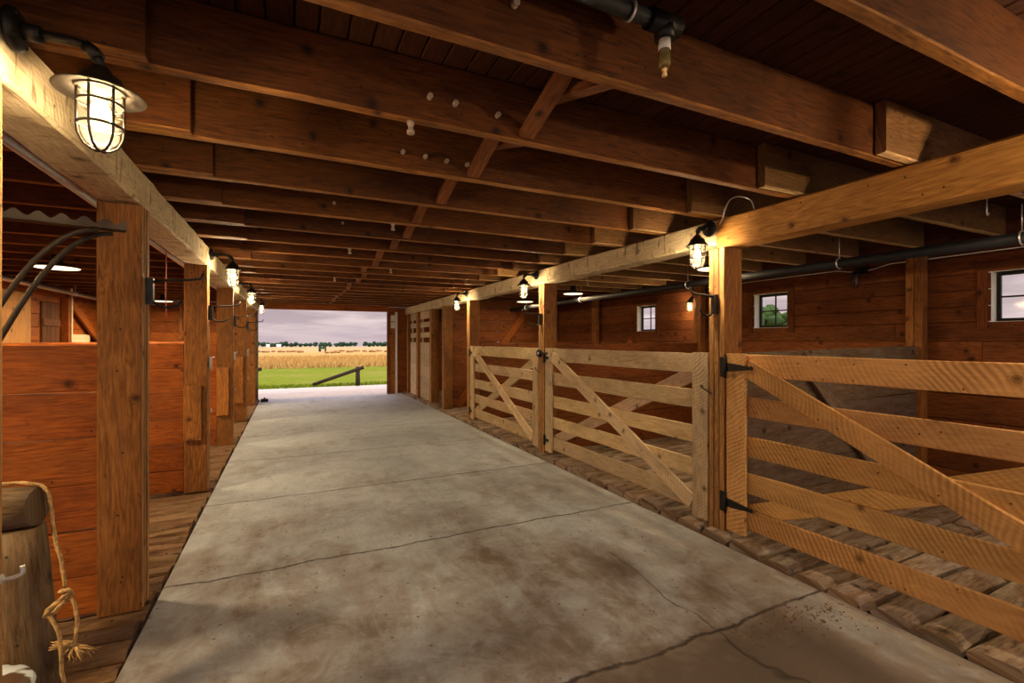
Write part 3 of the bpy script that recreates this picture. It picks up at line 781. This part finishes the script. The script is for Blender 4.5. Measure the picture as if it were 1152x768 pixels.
cage_lamp(8.2, 1, 'cage lamp over the third post of the ungated row', .075, 130, .20)
cage_lamp(11.0, 1, 'cage lamp of the ungated row hanging closest to the far doorway', .075, 110, .20)
cage_lamp(2.66, -1, 'lit cage lamp on the glowing three-plank post of the gated row', .082, 110, .14)
cage_lamp(5.52, -1, 'cage lamp over the post between the two further gates', .088, 130, .20)
cage_lamp(8.27, -1, 'cage lamp above the furthest gate of the gated row', .08, 120, .20)
cage_lamp(.15, -1, 'lit cage lamp above the free end of the nearest gate', .07, 240, .16)
cage_lamp(-1.2, 1, 'added cage lamp of the ungated row, unseen behind the camera', .085, 120, .20)  # unseen lamp, added past the visible row for warm light at the near end
# two lamps on the outer wall
def wall_lamp(y, label, lit, z=2.18):
    x = XWR+.05
    g = empty('wall_lamp', (x-.02, y, z), label, 'lamp')
    b = MB(); b.box((x-.05, y-.06, z+.06), (x-.001, y+.06, z+.15), bev=.01); b.tube([(x-.04, y, z+.10), (x-.13, y, z+.10), (x-.15, y, z+.07)], .02, 10); b.build('mount_plate', 'black', g)
    b = MB(); b.lathe([(.02, .08), (.05, .06), (.055, .02), (.05, .018), (.001, .018)], c=(x-.15, y, z), n=20); b.build('hood', 'black', g)
    b = MB(); b.lathe([(.038, .02), (.04, -.06), (.03, -.09), (.001, -.10)], c=(x-.15, y, z), n=20); gl_ = b.build('globe', 'globe', g)
    b = MB()
    for a in range(6): b.tube([(x-.15+.045*math.cos(a*PI/3), y+.045*math.sin(a*PI/3), z+.02), (x-.15+.045*math.cos(a*PI/3), y+.045*math.sin(a*PI/3), z-.06), (x-.15+.02*math.cos(a*PI/3), y+.02*math.sin(a*PI/3), z-.105), (x-.15, y, z-.11)], .004, 6)
    b.build('cage', 'black', g)
    if lit:
        b = MB(); b.lathe([(.001, .01), (.014, 0), (.024, -.04), (.014, -.07), (.001, -.072)], c=(x-.15, y, z), n=14); b.build('bulb', 'bulb', gl_)
        point((x-.15, y, z-.035), 35, .034)
wall_lamp(5.55, 'small lit cage lamp on the outer wall beside a slim stud', True, 2.08)
wall_lamp(3.12, 'unlit black cage lamp on the outer wall above the nearest gate', False, 2.2)

def barn_lamp(x, y, label, watts, r=.17, z=2.31):
    y = min(YJ, key=lambda q: abs(q-y)) - .029
    g = empty('pendant_lamp', (x, y, z), label, 'lamp', 'flat enamel lamps under the stall ceilings')
    b = MB(); b.lathe([(.001, .137), (.045, .137), (.045, .075), (.055, .07), (.055, .055), (.075, .05), (r*.9, .012), (r, 0), (r+.002, -.004), (r-.004, -.004), (r*.88, .006), (.07, .042), (.001, .044)], c=(x, y, z), n=36); b.build('shade', 'bronze', g)
    b = MB(); b.lathe([(r*.985, -.003), (r*.95, -.008), (r*.5, -.016), (.001, -.019)], c=(x, y, z), n=36); b.build('diffuser', 'tube', g)
    if watts:
        ld = bpy.data.lights.new('barn_lamp_light', 'AREA'); ld.shape = 'DISK'; ld.size = r*1.8; ld.energy = watts; ld.color = (1, .70, .36)
        o = bpy.data.objects.new('barn_lamp_light', ld); o.location = (x, y, z-.025); COL.objects.link(o)
    return g
barn_lamp(4.4, 6.78, 'flat lamp in the middle-gate stall ceiling, seen past the round-latch post', 14)
barn_lamp(4.3, 3.95, 'flat lamp half hidden by the glowing three-plank post', 18)
barn_lamp(4.4, 8.98, 'flat lamp under the ceiling before the full-height cross wall', 13)
barn_lamp(4.4, .9, 'added unseen flat lamp above the stall of the nearest gate', 18)  # out of view, added to light the nearest gated stall
barn_lamp(-2.34, 6.97, 'flat lamp below the scalloped iron rack, over the ungated stalls', 60, .2)
barn_lamp(-2.36, 12.0, 'flat lamp before the framed hatch of the end wall', 70, .17)
barn_lamp(-2.35, 4.4, 'added unseen flat lamp over the stall behind the broad front post', 60, .18)  # out of view, added to light this ungated stall
barn_lamp(-2.35, 1.3, 'added unseen flat lamp over the stall with the log rail stand', 75, .18)  # out of view, added for warm light in the near ungated stall
barn_lamp(-2.35, 9.5, 'flat lamp before the tan plywood sheet', 60, .18)
barn_lamp(4.4, 11.6, 'flat lamp behind the slatted stall doors', 10)

# cable loop at the lamp on the glowing post
b = MB(); b.tube(smooth([(XR-.016, 2.56, 2.39), (XR-.03, 2.52, 2.42), (XR-.035, 2.49, 2.49), (XR-.03, 2.45, 2.545), (XR+.0, 2.40, 2.56), (XR+.03, 2.33, 2.52), (XR+.045, 2.31, 2.452)]), .005, 8)
tag(b.build('cable', 'steel', org=(XR, 2.5, 2.45)), 'thin silver cable arching from the lamp plate over the golden beam', 'cable')

# ------------------------------------------------------------------ saddle brackets on the posts
def bracket(y, side, label, z=1.78):
    x = XL if side > 0 else XR
    g = empty('saddle_bracket', (x, y, z), label, 'bracket')
    b = MB(); b.box((min(x+side*.001, x+side*.035), y-.025, z-.075), (max(x+side*.001, x+side*.035), y+.025, z+.075), bev=.005); b.build('mount_plate', 'black', g)
    yy = y
    b = MB(); b.tube([(x+side*.03, yy, z+.055), (x+side*.10, yy+.01, z+.07), (x+side*.20, yy+.01, z+.075), (x+side*.26, yy, z+.085), (x+side*.275, yy, z+.12)], .0075, 8); b.build('arm', 'black', g)
    b = MB(); b.tube([(x+side*.03, yy, z-.055), (x+side*.06, yy, z-.085), (x+side*.11, yy, z-.09), (x+side*.15, yy, z-.075), (x+side*.17, yy, z-.045)], .0075, 8); b.build('arm', 'black', g)
    return g
for i, l in ((1, 'black two-armed bracket on the broad front post'), (2, 'two-armed black bracket on the post with the short pad board'), (3, 'two-armed bracket on the third full post of the ungated row'), (4, 'two-armed bracket on the fourth post of the ungated row')):
    bracket(YP_L[i]+PT/2, 1, l)
for i, l in ((1, 'black two-armed bracket on the glowing three-plank post'), (2, 'two-armed black bracket on the post between the further gates')):
    bracket(YP_R[i]+PT/2, -1, l)
# small bolt latches on the ungated posts
for i, l in ((2, 'small steel latch on the aisle face of the post with the short pad board'), (3, 'small steel latch on the third full post of the ungated row'), (4, 'small steel latch on the fourth post of the ungated row')):
    y = YP_L[i]+PT*.6
    g = empty('bolt_latch', (XL, y, 1.28), l, 'latch')
    b = MB(); b.box((XL+.001, y-.025, 1.22), (XL+.012, y+.025, 1.34), bev=.003); b.build('mount_plate', 'steel', g)
    b = MB(); b.tube([(XL+.02, y, 1.20), (XL+.022, y, 1.33), (XL+.045, y, 1.335)], .007, 8); b.build('bolt', 'steel', g)
    b = MB(); b.tube(arc((XL+.02, y, .80), .02, 0, 2*PI, 12, (0, 1, 0), (0, 0, 1)), .005, 6); b.build('ring', 'steel', g)

# ------------------------------------------------------------------ pipes
def pipe(pts, r, mat, label, hang, ztop, hmat='steel'):
    p = empty('pipe', pts[0], label, 'pipe')
    b = MB(); b.tube(pts, r, 16); b.build('tube', mat, p)
    for y in hang:
        x = pts[0][0]; z = pts[0][2]
        b = MB(); b.tube(arc((x, y, z), r+.006, 0, 2*PI, 16, (1, 0, 0), (0, 0, 1)), .006, 6, caps=False); b.tube([(x, y, z+r+.004), (x, y, ztop)], .004, 6); b.build('hanger', hmat, p)
    return p
ZJ = ZB1+.002
pipe([(4.6, -1, 2.215), (4.6, 9.78, 2.215)], .042, 'pipeblack', 'dark pipe hung along the gated stalls under the joists', (1.43+.0, 2.63, 4.46, 6.9, 9.0), ZJ)
pipe([(XL-.31, .5, 2.33), (XL-.31, YB-.1, 2.33)], .03, 'steel', 'shiny silver pipe running close beside the weathered beam', (2.04, 4.48, 6.9), ZJ)
pipe([(-3.35, 3.3, 2.30), (-3.35, YB-.1, 2.30)], .028, 'steel', 'silver pipe high along the outer wall of the ungated stalls', (5.7, 8.1, 10.5), ZJ)
# conduit along the top of the gated outer wall
b = MB(); pts = [(XWR+.036, y, 2.335) for y in (.2, 1.5, 2.85)] + [(XWR+.03, 3.0, 2.30), (XWR+.02, 3.06, 2.29)]
b.tube(pts, .006, 8); b.tube([(XWR+.02, 3.19, 2.29), (XWR+.03, 3.25, 2.30), (XWR+.036, 3.4, 2.33), (XWR+.036, 5.4, 2.33)], .006, 8)
tag(b.build('wire', 'white', org=(XWR, 3, 2.33)), 'thin pale wire along the wall top to the unlit cage lamp', 'wire')
# little hooks under the joists of the gated stalls
def hook(x, y, n, label, L=.13):
    b = MB(); b.tube([(x, y, ZJ), (x, y, ZJ-L)] + arc((x+.014, y, ZJ-L), .014, PI, 2.1*PI, 6, (1, 0, 0), (0, 0, 1)), .004, 6)
    tag(b.build('hanging_hook', 'steel', org=(x, y, ZJ)), label, 'hook')
hook(4.05, 1.42, 0, 'short hook dangling from a joist past the golden beam')
hook(3.9, 5.69, 1, 'thin hook hanging by the middle of the gated ceiling')
# water drop pipe close to the camera
p = empty('water_pipe', (.0, 1.24, 2.60), 'dark pipe between two near joists ending in a tee with a hanging nipple', 'pipe')
b = MB(); b.tube([(-.2, 1.24, 2.595), (1.10, 1.24, 2.595)], .026, 14); b.build('tube', 'pipeblack', p)
b = MB(); b.tube([(1.10, 1.24, 2.595), (1.23, 1.24, 2.595)], .036, 14); b.tube([(1.17, 1.24, 2.6), (1.17, 1.24, 2.54)], .034, 14); b.build('tee', 'black', p)
b = MB(); b.tube(arc((1.02, 1.24, 2.595), .029, 0, 2*PI, 16, (0, 1, 0), (0, 0, 1)), .006, 6, caps=False); b.box((1.015, 1.235, 2.625), (1.035, 1.245, 2.713), bev=.001); b.build('clamp', 'steel', p)
b = MB(); b.lathe([(.001, .0), (.02, .0), (.021, -.035), (.001, -.036)], c=(1.17, 1.24, 2.54), n=18); b.build('collar', 'white', p)
b = MB(); b.lathe([(.001, -.036), (.02, -.036), (.021, -.085), (.018, -.09), (.001, -.091)], c=(1.17, 1.24, 2.54), n=18); b.build('nipple', 'glassdark', p)
b = MB(); b.lathe([(.001, -.09), (.012, -.092), (.012, -.105), (.007, -.11), (.010, -.125), (.001, -.13)], c=(1.17, 1.24, 2.54), n=14); b.build('valve', 'brass', p)
# small porcelain wire insulators nailed to the aisle joists
def insulator(j, x, z, down=False):
    y = YJ[j]-.001 if not down else YJ[j]+JT/2
    b = MB()
    M4 = Matrix.Rotation(PI/2, 4, 'X') if not down else Matrix.Rotation(PI, 4, 'X')
    q = .72 if not down else 1.0
    b.lathe([(r_*q, h_*q*(1.0 if not down else 1.5)) for r_, h_ in ((.001, 0), (.016, 0), (.017, .008), (.011, .014), (.011, .022), (.017, .028), (.016, .036), (.006, .036), (.005, .028), (.001, .028))], c=(x, y, z), M4=M4, n=14)
    b.build('wire_insulator', 'porcelain', AJ[j])
for j, x, z in ((1, .55, 2.60), (1, .66, 2.595), (2, .545, 2.555), (2, .66, 2.55), (2, .865, 2.54), (3, .56, 2.54), (3, .685, 2.535), (3, .81, 2.53), (3, .935, 2.53), (5, .3, 2.55), (6, .42, 2.55)): insulator(j, x, z)
for j, x in ((2, .47), (5, .75), (7, .55), (9, 1.2), (11, .6)): insulator(j, x, ZB1-.001, True)

# ------------------------------------------------------------------ scalloped iron rack, log rail stand, rope, stool
A0 = Vector((-1.275, 2.300, 1.965)); A1 = Vector((-.64, 2.53, 1.986))
d = (A1-A0); L = d.length; dx = d.normalized()
g = empty('saddle_rack', A0, 'dark scalloped iron rack arm on curved twin rods, reaching towards the aisle', 'rack')
yx = Vector((-dx.y, dx.x, 0)).normalized(); zx = dx.cross(yx)
def flat_strip(off):
    top = []; bot = []; n = 120
    for i in range(n+1):
        s_ = i/n*L
        top.append((s_, .014 + .011*math.cos(2*PI*(L-s_)/.066)))
        bot.append((s_, -.016))
    out = top + bot[::-1]
    M4 = Matrix((( dx.x, zx.x, yx.x, A0.x+yx.x*off), (dx.y, zx.y, yx.y, A0.y+yx.y*off), (dx.z, zx.z, yx.z, A0.z+yx.z*off), (0, 0, 0, 1)))
    b = MB()
    # quads per column so the scalloped outline stays clean
    for i in range(n):
        pts = [top[i], top[i+1], bot[i+1], bot[i]]
        for zz, rev in ((0, False), (.006, True)):
            q = [M4 @ Vector((p[0], p[1], zz)) for p in pts]
            b.poly(q[::-1] if rev else q)
        b.poly([M4 @ Vector((top[i][0], top[i][1], 0)), M4 @ Vector((top[i][0], top[i][1], .006)), M4 @ Vector((top[i+1][0], top[i+1][1], .006)), M4 @ Vector((top[i+1][0], top[i+1][1], 0))])
        b.poly([M4 @ Vector((bot[i][0], bot[i][1], .006)), M4 @ Vector((bot[i][0], bot[i][1], 0)), M4 @ Vector((bot[i+1][0], bot[i+1][1], 0)), M4 @ Vector((bot[i+1][0], bot[i+1][1], .006))])
    return b
flat_strip(-.022).build('scalloped_plate', 'rust', g)
flat_strip(.016).build('scalloped_plate', 'rust', g)
b = MB(); b.bar(A0-zx*.0165, A1-zx*.0165, .05, .005, zx, .002); b.build('web', 'rust', g)
for off in (-.022, .022):
    b = MB(); pts = []
    for i in range(17):
        s_ = .585 - .565*i/16; q_ = .05 if off > 0 else 0
        pts.append(A0 + dx*(s_+q_) + yx*off*1.3 + Vector((0, 0, -.027 - 4.2*(.585-s_)**2 + .6*max(0, .3-s_)**2*6)))
    b.tube(pts, .0095, 8); b.build('rod', 'rust', g)
b = MB(); b.box((A0.x-.022, A0.y-.02, 1.1), (A0.x-.004, A0.y+.03, 2.06), bev=.003); b.build('mount_plate', 'rust', g)

g = empty('log_rail_stand', (-.835, 2.25, .02), 'weathered log post carrying a round log rail, rope draped over it', 'stand')
b = MB()
b.tube([(-.81-.055*k/6, 2.25, .022+.815*k/6) for k in range(7)], [.072, .070, .069, .067, .067, .066, .064], 20); b.build('post', 'log', g)
b = MB(); pts = [(-1.29+.475*k/6, 2.33-.095*k/6, .912+.004*math.sin(k)) for k in range(7)]
b.tube(pts, [.072, .074, .071, .074, .072, .073, .066], 20); b.build('rail', 'log', g)
# rope over the log end with a knot and frayed ends
EX, EY = -.825, 2.30
r = empty('rope', (EX+.04, EY-.05, .9), 'tan rope with a knot and frayed ends hanging off the log rail', 'rope')
b = MB(); b.tube(smooth([(-1.05, 2.20, .945), (-1.02, 2.215, .968), (-.98, 2.235, .990), (-.92, 2.25, .997), (-.85, 2.245, .993), (-.802, 2.245, .972), (-.785, 2.24, .92), (-.775, 2.23, .86), (-.762, 2.22, .78), (-.742, 2.21, .70), (-.732, 2.205, .615)]), 0.0058, 12, twist=.35, lobes=3); b.build('hanging_strand', 'rope', r)
b = MB()
b.tube(smooth([(-.72, 2.20, .60), (-.745, 2.185, .575), (-.765, 2.175, .56), (-.775, 2.18, .535), (-.76, 2.19, .535), (-.74, 2.21, .56), (-.712, 2.20, .585), (-.72, 2.19, .61), (-.745, 2.20, .605)]), 0.0075, 12, twist=.35, lobes=3); b.build('knot', 'rope', r)
b = MB(); b.tube(smooth([(-.715, 2.20, .58), (-.70, 2.195, .54), (-.695, 2.195, .48), (-.70, 2.19, .43), (-.70, 2.19, .40)]), 0.0058, 12, twist=.35, lobes=3); b.build('short_tail', 'rope', r)
b = MB(); b.tube(smooth([(-.765, 2.178, .54), (-.735, 2.17, .46), (-.728, 2.165, .36), (-.72, 2.16, .30), (-.705, 2.16, .24)]), 0.0058, 12, twist=.35, lobes=3); b.build('long_tail', 'rope', r)
def fray(c, n, spread, L, dirv):
    b = MB()
    for i in range(n):
        a, q = U(0, 2*PI), R()
        e = Vector(c) + Vector(dirv)*L*U(.5, 1) + Vector((math.cos(a)*spread*q, math.sin(a)*spread*q, U(-.01, .02)))
        m = (Vector(c)+e)/2 + Vector((U(-.01, .01), U(-.01, .01), U(-.005, .012)))
        b.tube([Vector(c)+Vector((math.cos(a)*.008, math.sin(a)*.008, 0)), m, e], [.0035, .003, .0015], 5)
    return b
fray((-.70, 2.19, .405), 46, .055, .06, (.35, 0, -.9)).build('frayed_end', 'rope', r)
fray((-.70, 2.19, .41), 24, .03, .07, (-.9, 0, .1)).build('frayed_end', 'rope', r)
fray((-.705, 2.16, .245), 50, .045, .10, (.1, 0, -1)).build('frayed_end', 'rope', r)
# hook on the slim post
b = MB(); b.tube(smooth([(XL+.001, 1.80, .83), (XL+.03, 1.80, .83), (XL+.05, 1.80, .84), (XL+.05, 1.80, .86)], 4), .006, 8); b.blob((XL+.006, 1.80, .83), .006, .015, .015, 10, 6)
tag(b.build('coat_hook', 'steel', org=(XL, 1.8, .83)), 'small steel hook on the slim post at the picture edge', 'hook')
# stool with a hide seat
SX, SY, SZ = -.905, 2.02, .40
g = empty('hide_stool', (SX, SY, .02), 'round stool with a brown and white hide seat below the log post', 'stool')
b = MB(); b.lathe([(.001, SZ-.05), (.135, SZ-.05), (.15, SZ-.03), (.155, SZ-.01), (.146, SZ+.006), (.09, SZ+.012), (.001, SZ+.014)], c=(SX, SY, 0), n=36); b.build('seat', 'hide', g)
b = MB(); b.tube(arc((SX, SY, SZ-.028), .152, 0, 2*PI, 36, (1, 0, 0), (0, 1, 0)), .008, 6, caps=False); b.build('edge_band', 'darkdoor', g)
for k in range(3):
    a = k*2*PI/3+.4
    b = MB(); b.tube([(SX+.09*math.cos(a), SY+.09*math.sin(a), SZ-.05), (SX+.12*math.cos(a), SY+.12*math.sin(a), .02)], .02, 10); b.build('leg', 'log', g)
# red cord by the second ungated post
b = MB(); b.tube(smooth([(XL-.30, 5.25, 2.44), (XL-.292, 5.25, 2.2), (XL-.296, 5.25, 1.95), (XL-.29, 5.25, 1.72)]), .005, 6); tag(b.build('cord', 'redwire', org=(XL-.3, 5.25, 2.44)), 'thin red cord hanging beside the post with the short pad board', 'cord')
# black stop block at the far doorway
b = MB(); b.box((-.66, 12.95, .001), (-.5, 13.1, .07), bev=.012); b.box((-.60, 13.0, .07), (-.56, 13.06, .10), bev=.008); tag(b.build('door_stop', 'black', org=(-.58, 13, 0)), 'small black block on the concrete by the far doorway', 'block')
# dirt crumbs along the crack by the timber edge
b = MB()
for i in range(240):
    t = R(); x = 2.05+.75*t+random.gauss(0, .07); y = 1.70 - .25*R()*R()+random.gauss(0, .03) - .18*max(0, t-.5)
    s_ = U(.002, .006)*(1 if R() < .93 else 1.8)
    b.blob((x, y, s_*.5), s_, s_*U(.7, 1.5), s_*.7, 6, 4, .2)
for i in range(160):
    s_ = U(.002, .005); b.blob((U(-.5, 2.8), U(.9, 4), s_*.5), s_, s_*U(.7, 1.5), s_*.7, 6, 4, .2)
tag(b.build('dirt_crumbs', 'dirt', org=(2.3, 1.7, 0)), 'crumbs of dirt and straw scattered along the concrete crack', 'dirt', kind='stuff')

# ------------------------------------------------------------------ outdoors
def gz(d): return 0 if d < 18 else -.0115*(d-18)*(1 if d > 30 else (d-18)/12)
def terrain(name, y0, y1, mat, x0=-60, x1=60, n=20, dz=0):
    b = MB()
    for i in range(n):
        ya = y0+(y1-y0)*(i/n)**2 if y1-y0 > 100 else y0+(y1-y0)*i/n
        yb = y0+(y1-y0)*((i+1)/n)**2 if y1-y0 > 100 else y0+(y1-y0)*(i+1)/n
        b.poly([(x0*max(1, ya/25), ya, gz(ya)+dz), (x1*max(1, ya/25), ya, gz(ya)+dz), (x1*max(1, yb/25), yb, gz(yb)+dz), (x0*max(1, yb/25), yb, gz(yb)+dz)])
    return struct(b.build(name, mat, org=(0, (y0+y1)/2, 0)))
terrain('lawn', 16.5, 32, 'lawn', dz=-.02)
terrain('field', 32.002, 120, 'field', dz=-.02)
terrain('hills', 120.002, 3000, 'farfield', dz=-.02, n=30)
b = MB(); b.box((XWR+.4, -20, -.1), (60, 16.3, -.02), tint=(1, 1, 1)); struct(b.build('yard', 'lawn'))
b = MB(); b.box((-60, -30, -.2), (XWR+.3, -4.6, -.03), tint=(1, 1, 1)); struct(b.build('yard_front', 'apron'))
def blades(n, y0, y1, hmin, hmax, w, xs):
    b = MB()
    for i in range(n):
        y = y0+(y1-y0)*R()**1.3; x = U(xs[0], xs[1])*y/30; z = gz(y)-.02
        h = U(hmin, hmax); a = U(0, PI); c_, s_ = math.cos(a)*w, math.sin(a)*w; lx, ly = U(-.35, .35)*h, U(-.3, .3)*h
        t = U(.7, 1.25)
        b.poly([(x-c_, y-s_, z), (x+c_, y+s_, z), (x+lx, y+ly, z+h)], (t, t, t))
    return b
tag(blades(9000, 31, 60, .25, .5, .05, (-4, 9)).build('tall_grass', 'blade', org=(0, 40, 0)), 'tall golden grass behind the green lawn', 'grass', kind='stuff')
tag(blades(2500, 16.52, 17.6, .03, .09, .015, (-3, 8)).build('edge_grass', 'gblade', org=(0, 17, 0)), 'short mixed grass along the edge of the concrete apron', 'grass', kind='stuff')
def px(u, d):    # ray helper for the far landscape: column of the view at a given depth
    lat = (u-576)/527*d; c, s = math.cos(math.radians(25.3)), math.sin(math.radians(25.3))
    return lat*c+d*s, d*c-lat*s
def tree(x, y, z, h, rw, label, mat, group=None, n=9, q_=1.0):
    t = empty('tree', (x, y, z), label, 'tree', group)
    b = MB(); b.tube([(x, y, z), (x, y, z+h*.5)], [h*.03, h*.02], 7); b.build('trunk', 'bark', t)
    b = MB()
    for k in range(n):
        a = U(0, 2*PI); q = U(0, .55 if q_ == 1 else .95)*rw
        b.blob((x+q*math.cos(a), y+q*math.sin(a), z+h*U(.36, .76)), rw*U(.5, .68)*q_, rw*U(.5, .68)*q_, h*U(.18, .27)*q_, 9, 6, .3 if q_ < 1 else .22)
    b.build('crown', mat, t)
TR = [(290+i*5.4, 9.5) for i in range(16)] + [(378+i*4.2, 9) for i in range(6)] + [(411+i*4.6, 9) for i in range(6)]
for i, (u, h) in enumerate(TR):
    d = 760+U(-30, 30); x, y = px(u, d)
    grove = 'long dark grove at the horizon above the mown field' if i < 16 else ('short middle grove at the horizon' if i < 22 else 'dark grove at the horizon next to the doorway jamb')
    tree(x, y, gz(y)-.5, h*U(.85, 1.15), 4.6, 'dark green tree of the %s' % grove, 'farleaf', grove, 9)
for (u, l, w) in ((301.5, 'tiny white farmhouse before the long dark grove, nearer its outer end', 5), (313.5, 'larger white farmhouse before the long dark grove', 7)):
    x, y = px(u, 700); z = gz(y)
    hse = empty('farmhouse', (x, y, z), l, 'house')
    b = MB(); b.box((x-w*.4, y, z), (x+w*.4, y+6, z+1.8), bev=.05); b.build('wall', 'white', hse)
    b = MB(); b.loft([[(x-w*.45, y-.4, z+1.8), (x-w*.45, y+6.4, z+1.8), (x-w*.45, y+3, z+5)], [(x+w*.45, y-.4, z+1.8), (x+w*.45, y+6.4, z+1.8), (x+w*.45, y+3, z+5)]]); b.build('roof', 'white', hse)
# tractor
x, y = px(363, 120); z = gz(y)
t = empty('tractor', (x, y, z), 'small dark green tractor standing far off in the field', 'tractor')
b = MB(); b.box((x-.35, y-1.2, z+.6), (x+.35, y+.4, z+1.2), bev=.08); b.build('engine_hood', 'tractor', t)
b = MB(); b.box((x-.6, y+.3, z+.7), (x+.6, y+1.5, z+1.3), bev=.05)
for (i_, j_) in ((-.55, .35), (.55, .35), (-.55, 1.45), (.55, 1.45)): b.tube([(x+i_, y+j_, z+1.3), (x+i_, y+j_, z+2.2)], .05, 6)
b.box((x-.65, y+.25, z+2.2), (x+.65, y+1.55, z+2.3), bev=.03); b.build('cab', 'tractor', t)
for (i_, j_, r_) in ((-.75, 1.0, .75), (.75, 1.0, .75), (-.6, -.9, .45), (.6, -.9, .45)):
    b = MB(); b.lathe([(.001, -.15), (r_*.9, -.15), (r_, -.1), (r_, .1), (r_*.9, .15), (.001, .15)], c=(x+i_, y+j_, z+r_), M4=Matrix.Rotation(PI/2, 4, 'Y'), n=18); b.build('wheel', 'tyre', t)
# hay swaths lying on the mown field
HU = [293, 299, 307, 315, 323, 331, 338, 371, 378, 385, 392, 401, 410, 419, 426, 434]
for i, u in enumerate(HU):
    d = 95+U(-8, 25); x, y = px(u, d); z = gz(y)-.03
    b = MB()
    for k in range(5): b.blob((x+U(-.6, .6), y+U(-.3, .3), z+.2), U(.25, .5), U(.25, .5), U(.15, .35), 9, 6, .25)
    side = 'left of the tractor' if u < 360 else 'right of the tractor'
    tag(b.build('hay_heap', 'hay', org=(x, y, z)), 'loose brown hay heap in the field %s' % side, 'hay', 'hay heaps %s' % side)
# hitching rails on the lawn edge
def hitch(base, top, foot, label):
    g = empty('hitching_rail', base, label, 'rail')
    b = MB(); b.tube([(base[0], base[1], -.02), (base[0], base[1], top)], [.075, .065], 12); b.build('post', 'bark', g)
    b = MB(); e = Vector((base[0]+.16, base[1]-.07, top-.02)); f_ = Vector(foot); dd = (e-f_).normalized()
    b.tube([f_, e+dd*.02], [.055, .06], 12); b.build('rail', 'bark', g)
x, y = px(402.5, 15.75); xf, yf = px(352, 15.5)
hitch((x, y, -.02), .62, (xf, yf-.05, .05), 'dark log hitching rail collapsed to the ground at one end, on the lawn edge')
x, y = px(283, 15.8); xf, yf = px(262, 16)
hitch((x+.1, y, -.02), .55, (xf, yf, .5), 'grey log rail tip just peeking past the far ungated post')
# trees beyond the gated side's small windows
tree(20, 14.3, -.02, 3.9, 1.6, 'leafy green tree seen through the middle small window', 'leaf', None, 70, .34)
tree(27, 17.6, -.02, 4.0, 1.5, 'second leafy tree seen low in the middle small window', 'leaf', None, 70, .34)

# ------------------------------------------------------------------ sky and sun
W = bpy.data.worlds.new('sky'); SC.world = W; W.use_nodes = True
nt = W.node_tree
for n in list(nt.nodes): nt.nodes.remove(n)
g = G(nt)
out = g.n('ShaderNodeOutputWorld'); bg = g.n('ShaderNodeBackground'); g.l(bg.outputs[0], out.inputs[0])
tc = g.n('ShaderNodeTexCoord'); sp = g.n('ShaderNodeSeparateXYZ'); g.l(tc.outputs['Generated'], sp.inputs[0])
zc = g.math('MAXIMUM', sp.outputs[2], .0)
# flat cloud layer: project the direction on a plane overhead
inv = g.math('DIVIDE', 1.0, g.math('ADD', zc, .09))
cx = g.n('ShaderNodeCombineXYZ'); g.l(g.math('MULTIPLY', sp.outputs[0], inv), cx.inputs[0]); g.l(g.math('MULTIPLY', sp.outputs[1], inv), cx.inputs[1])
n1 = g.noise(cx.outputs[0], .75, 6, .55, .6); n2 = g.noise(cx.outputs[0], .3, 3)
col = g.mix(g.mapr(n1, .38, .62), (.39, .31, .33), (.70, .57, .55))
col = g.mix(g.mapr(n2, .5, .7, 0, .45), col, (.42, .43, .52))
col = g.mix(g.mapr(zc, .0, .06, .75, 0), col, (.49, .38, .41))
g.l(col, bg.inputs[0])
g.l(g.mapr(zc, .2, .9, .9, 4.3), bg.inputs[1])
sd = bpy.data.lights.new('sun', 'SUN'); sd.energy = 1.0; sd.angle = math.radians(25); sd.color = (1, .92, .8)
so = bpy.data.objects.new('sun', sd); so.rotation_euler = Euler((math.radians(38), 0, math.radians(-30))); COL.objects.link(so)
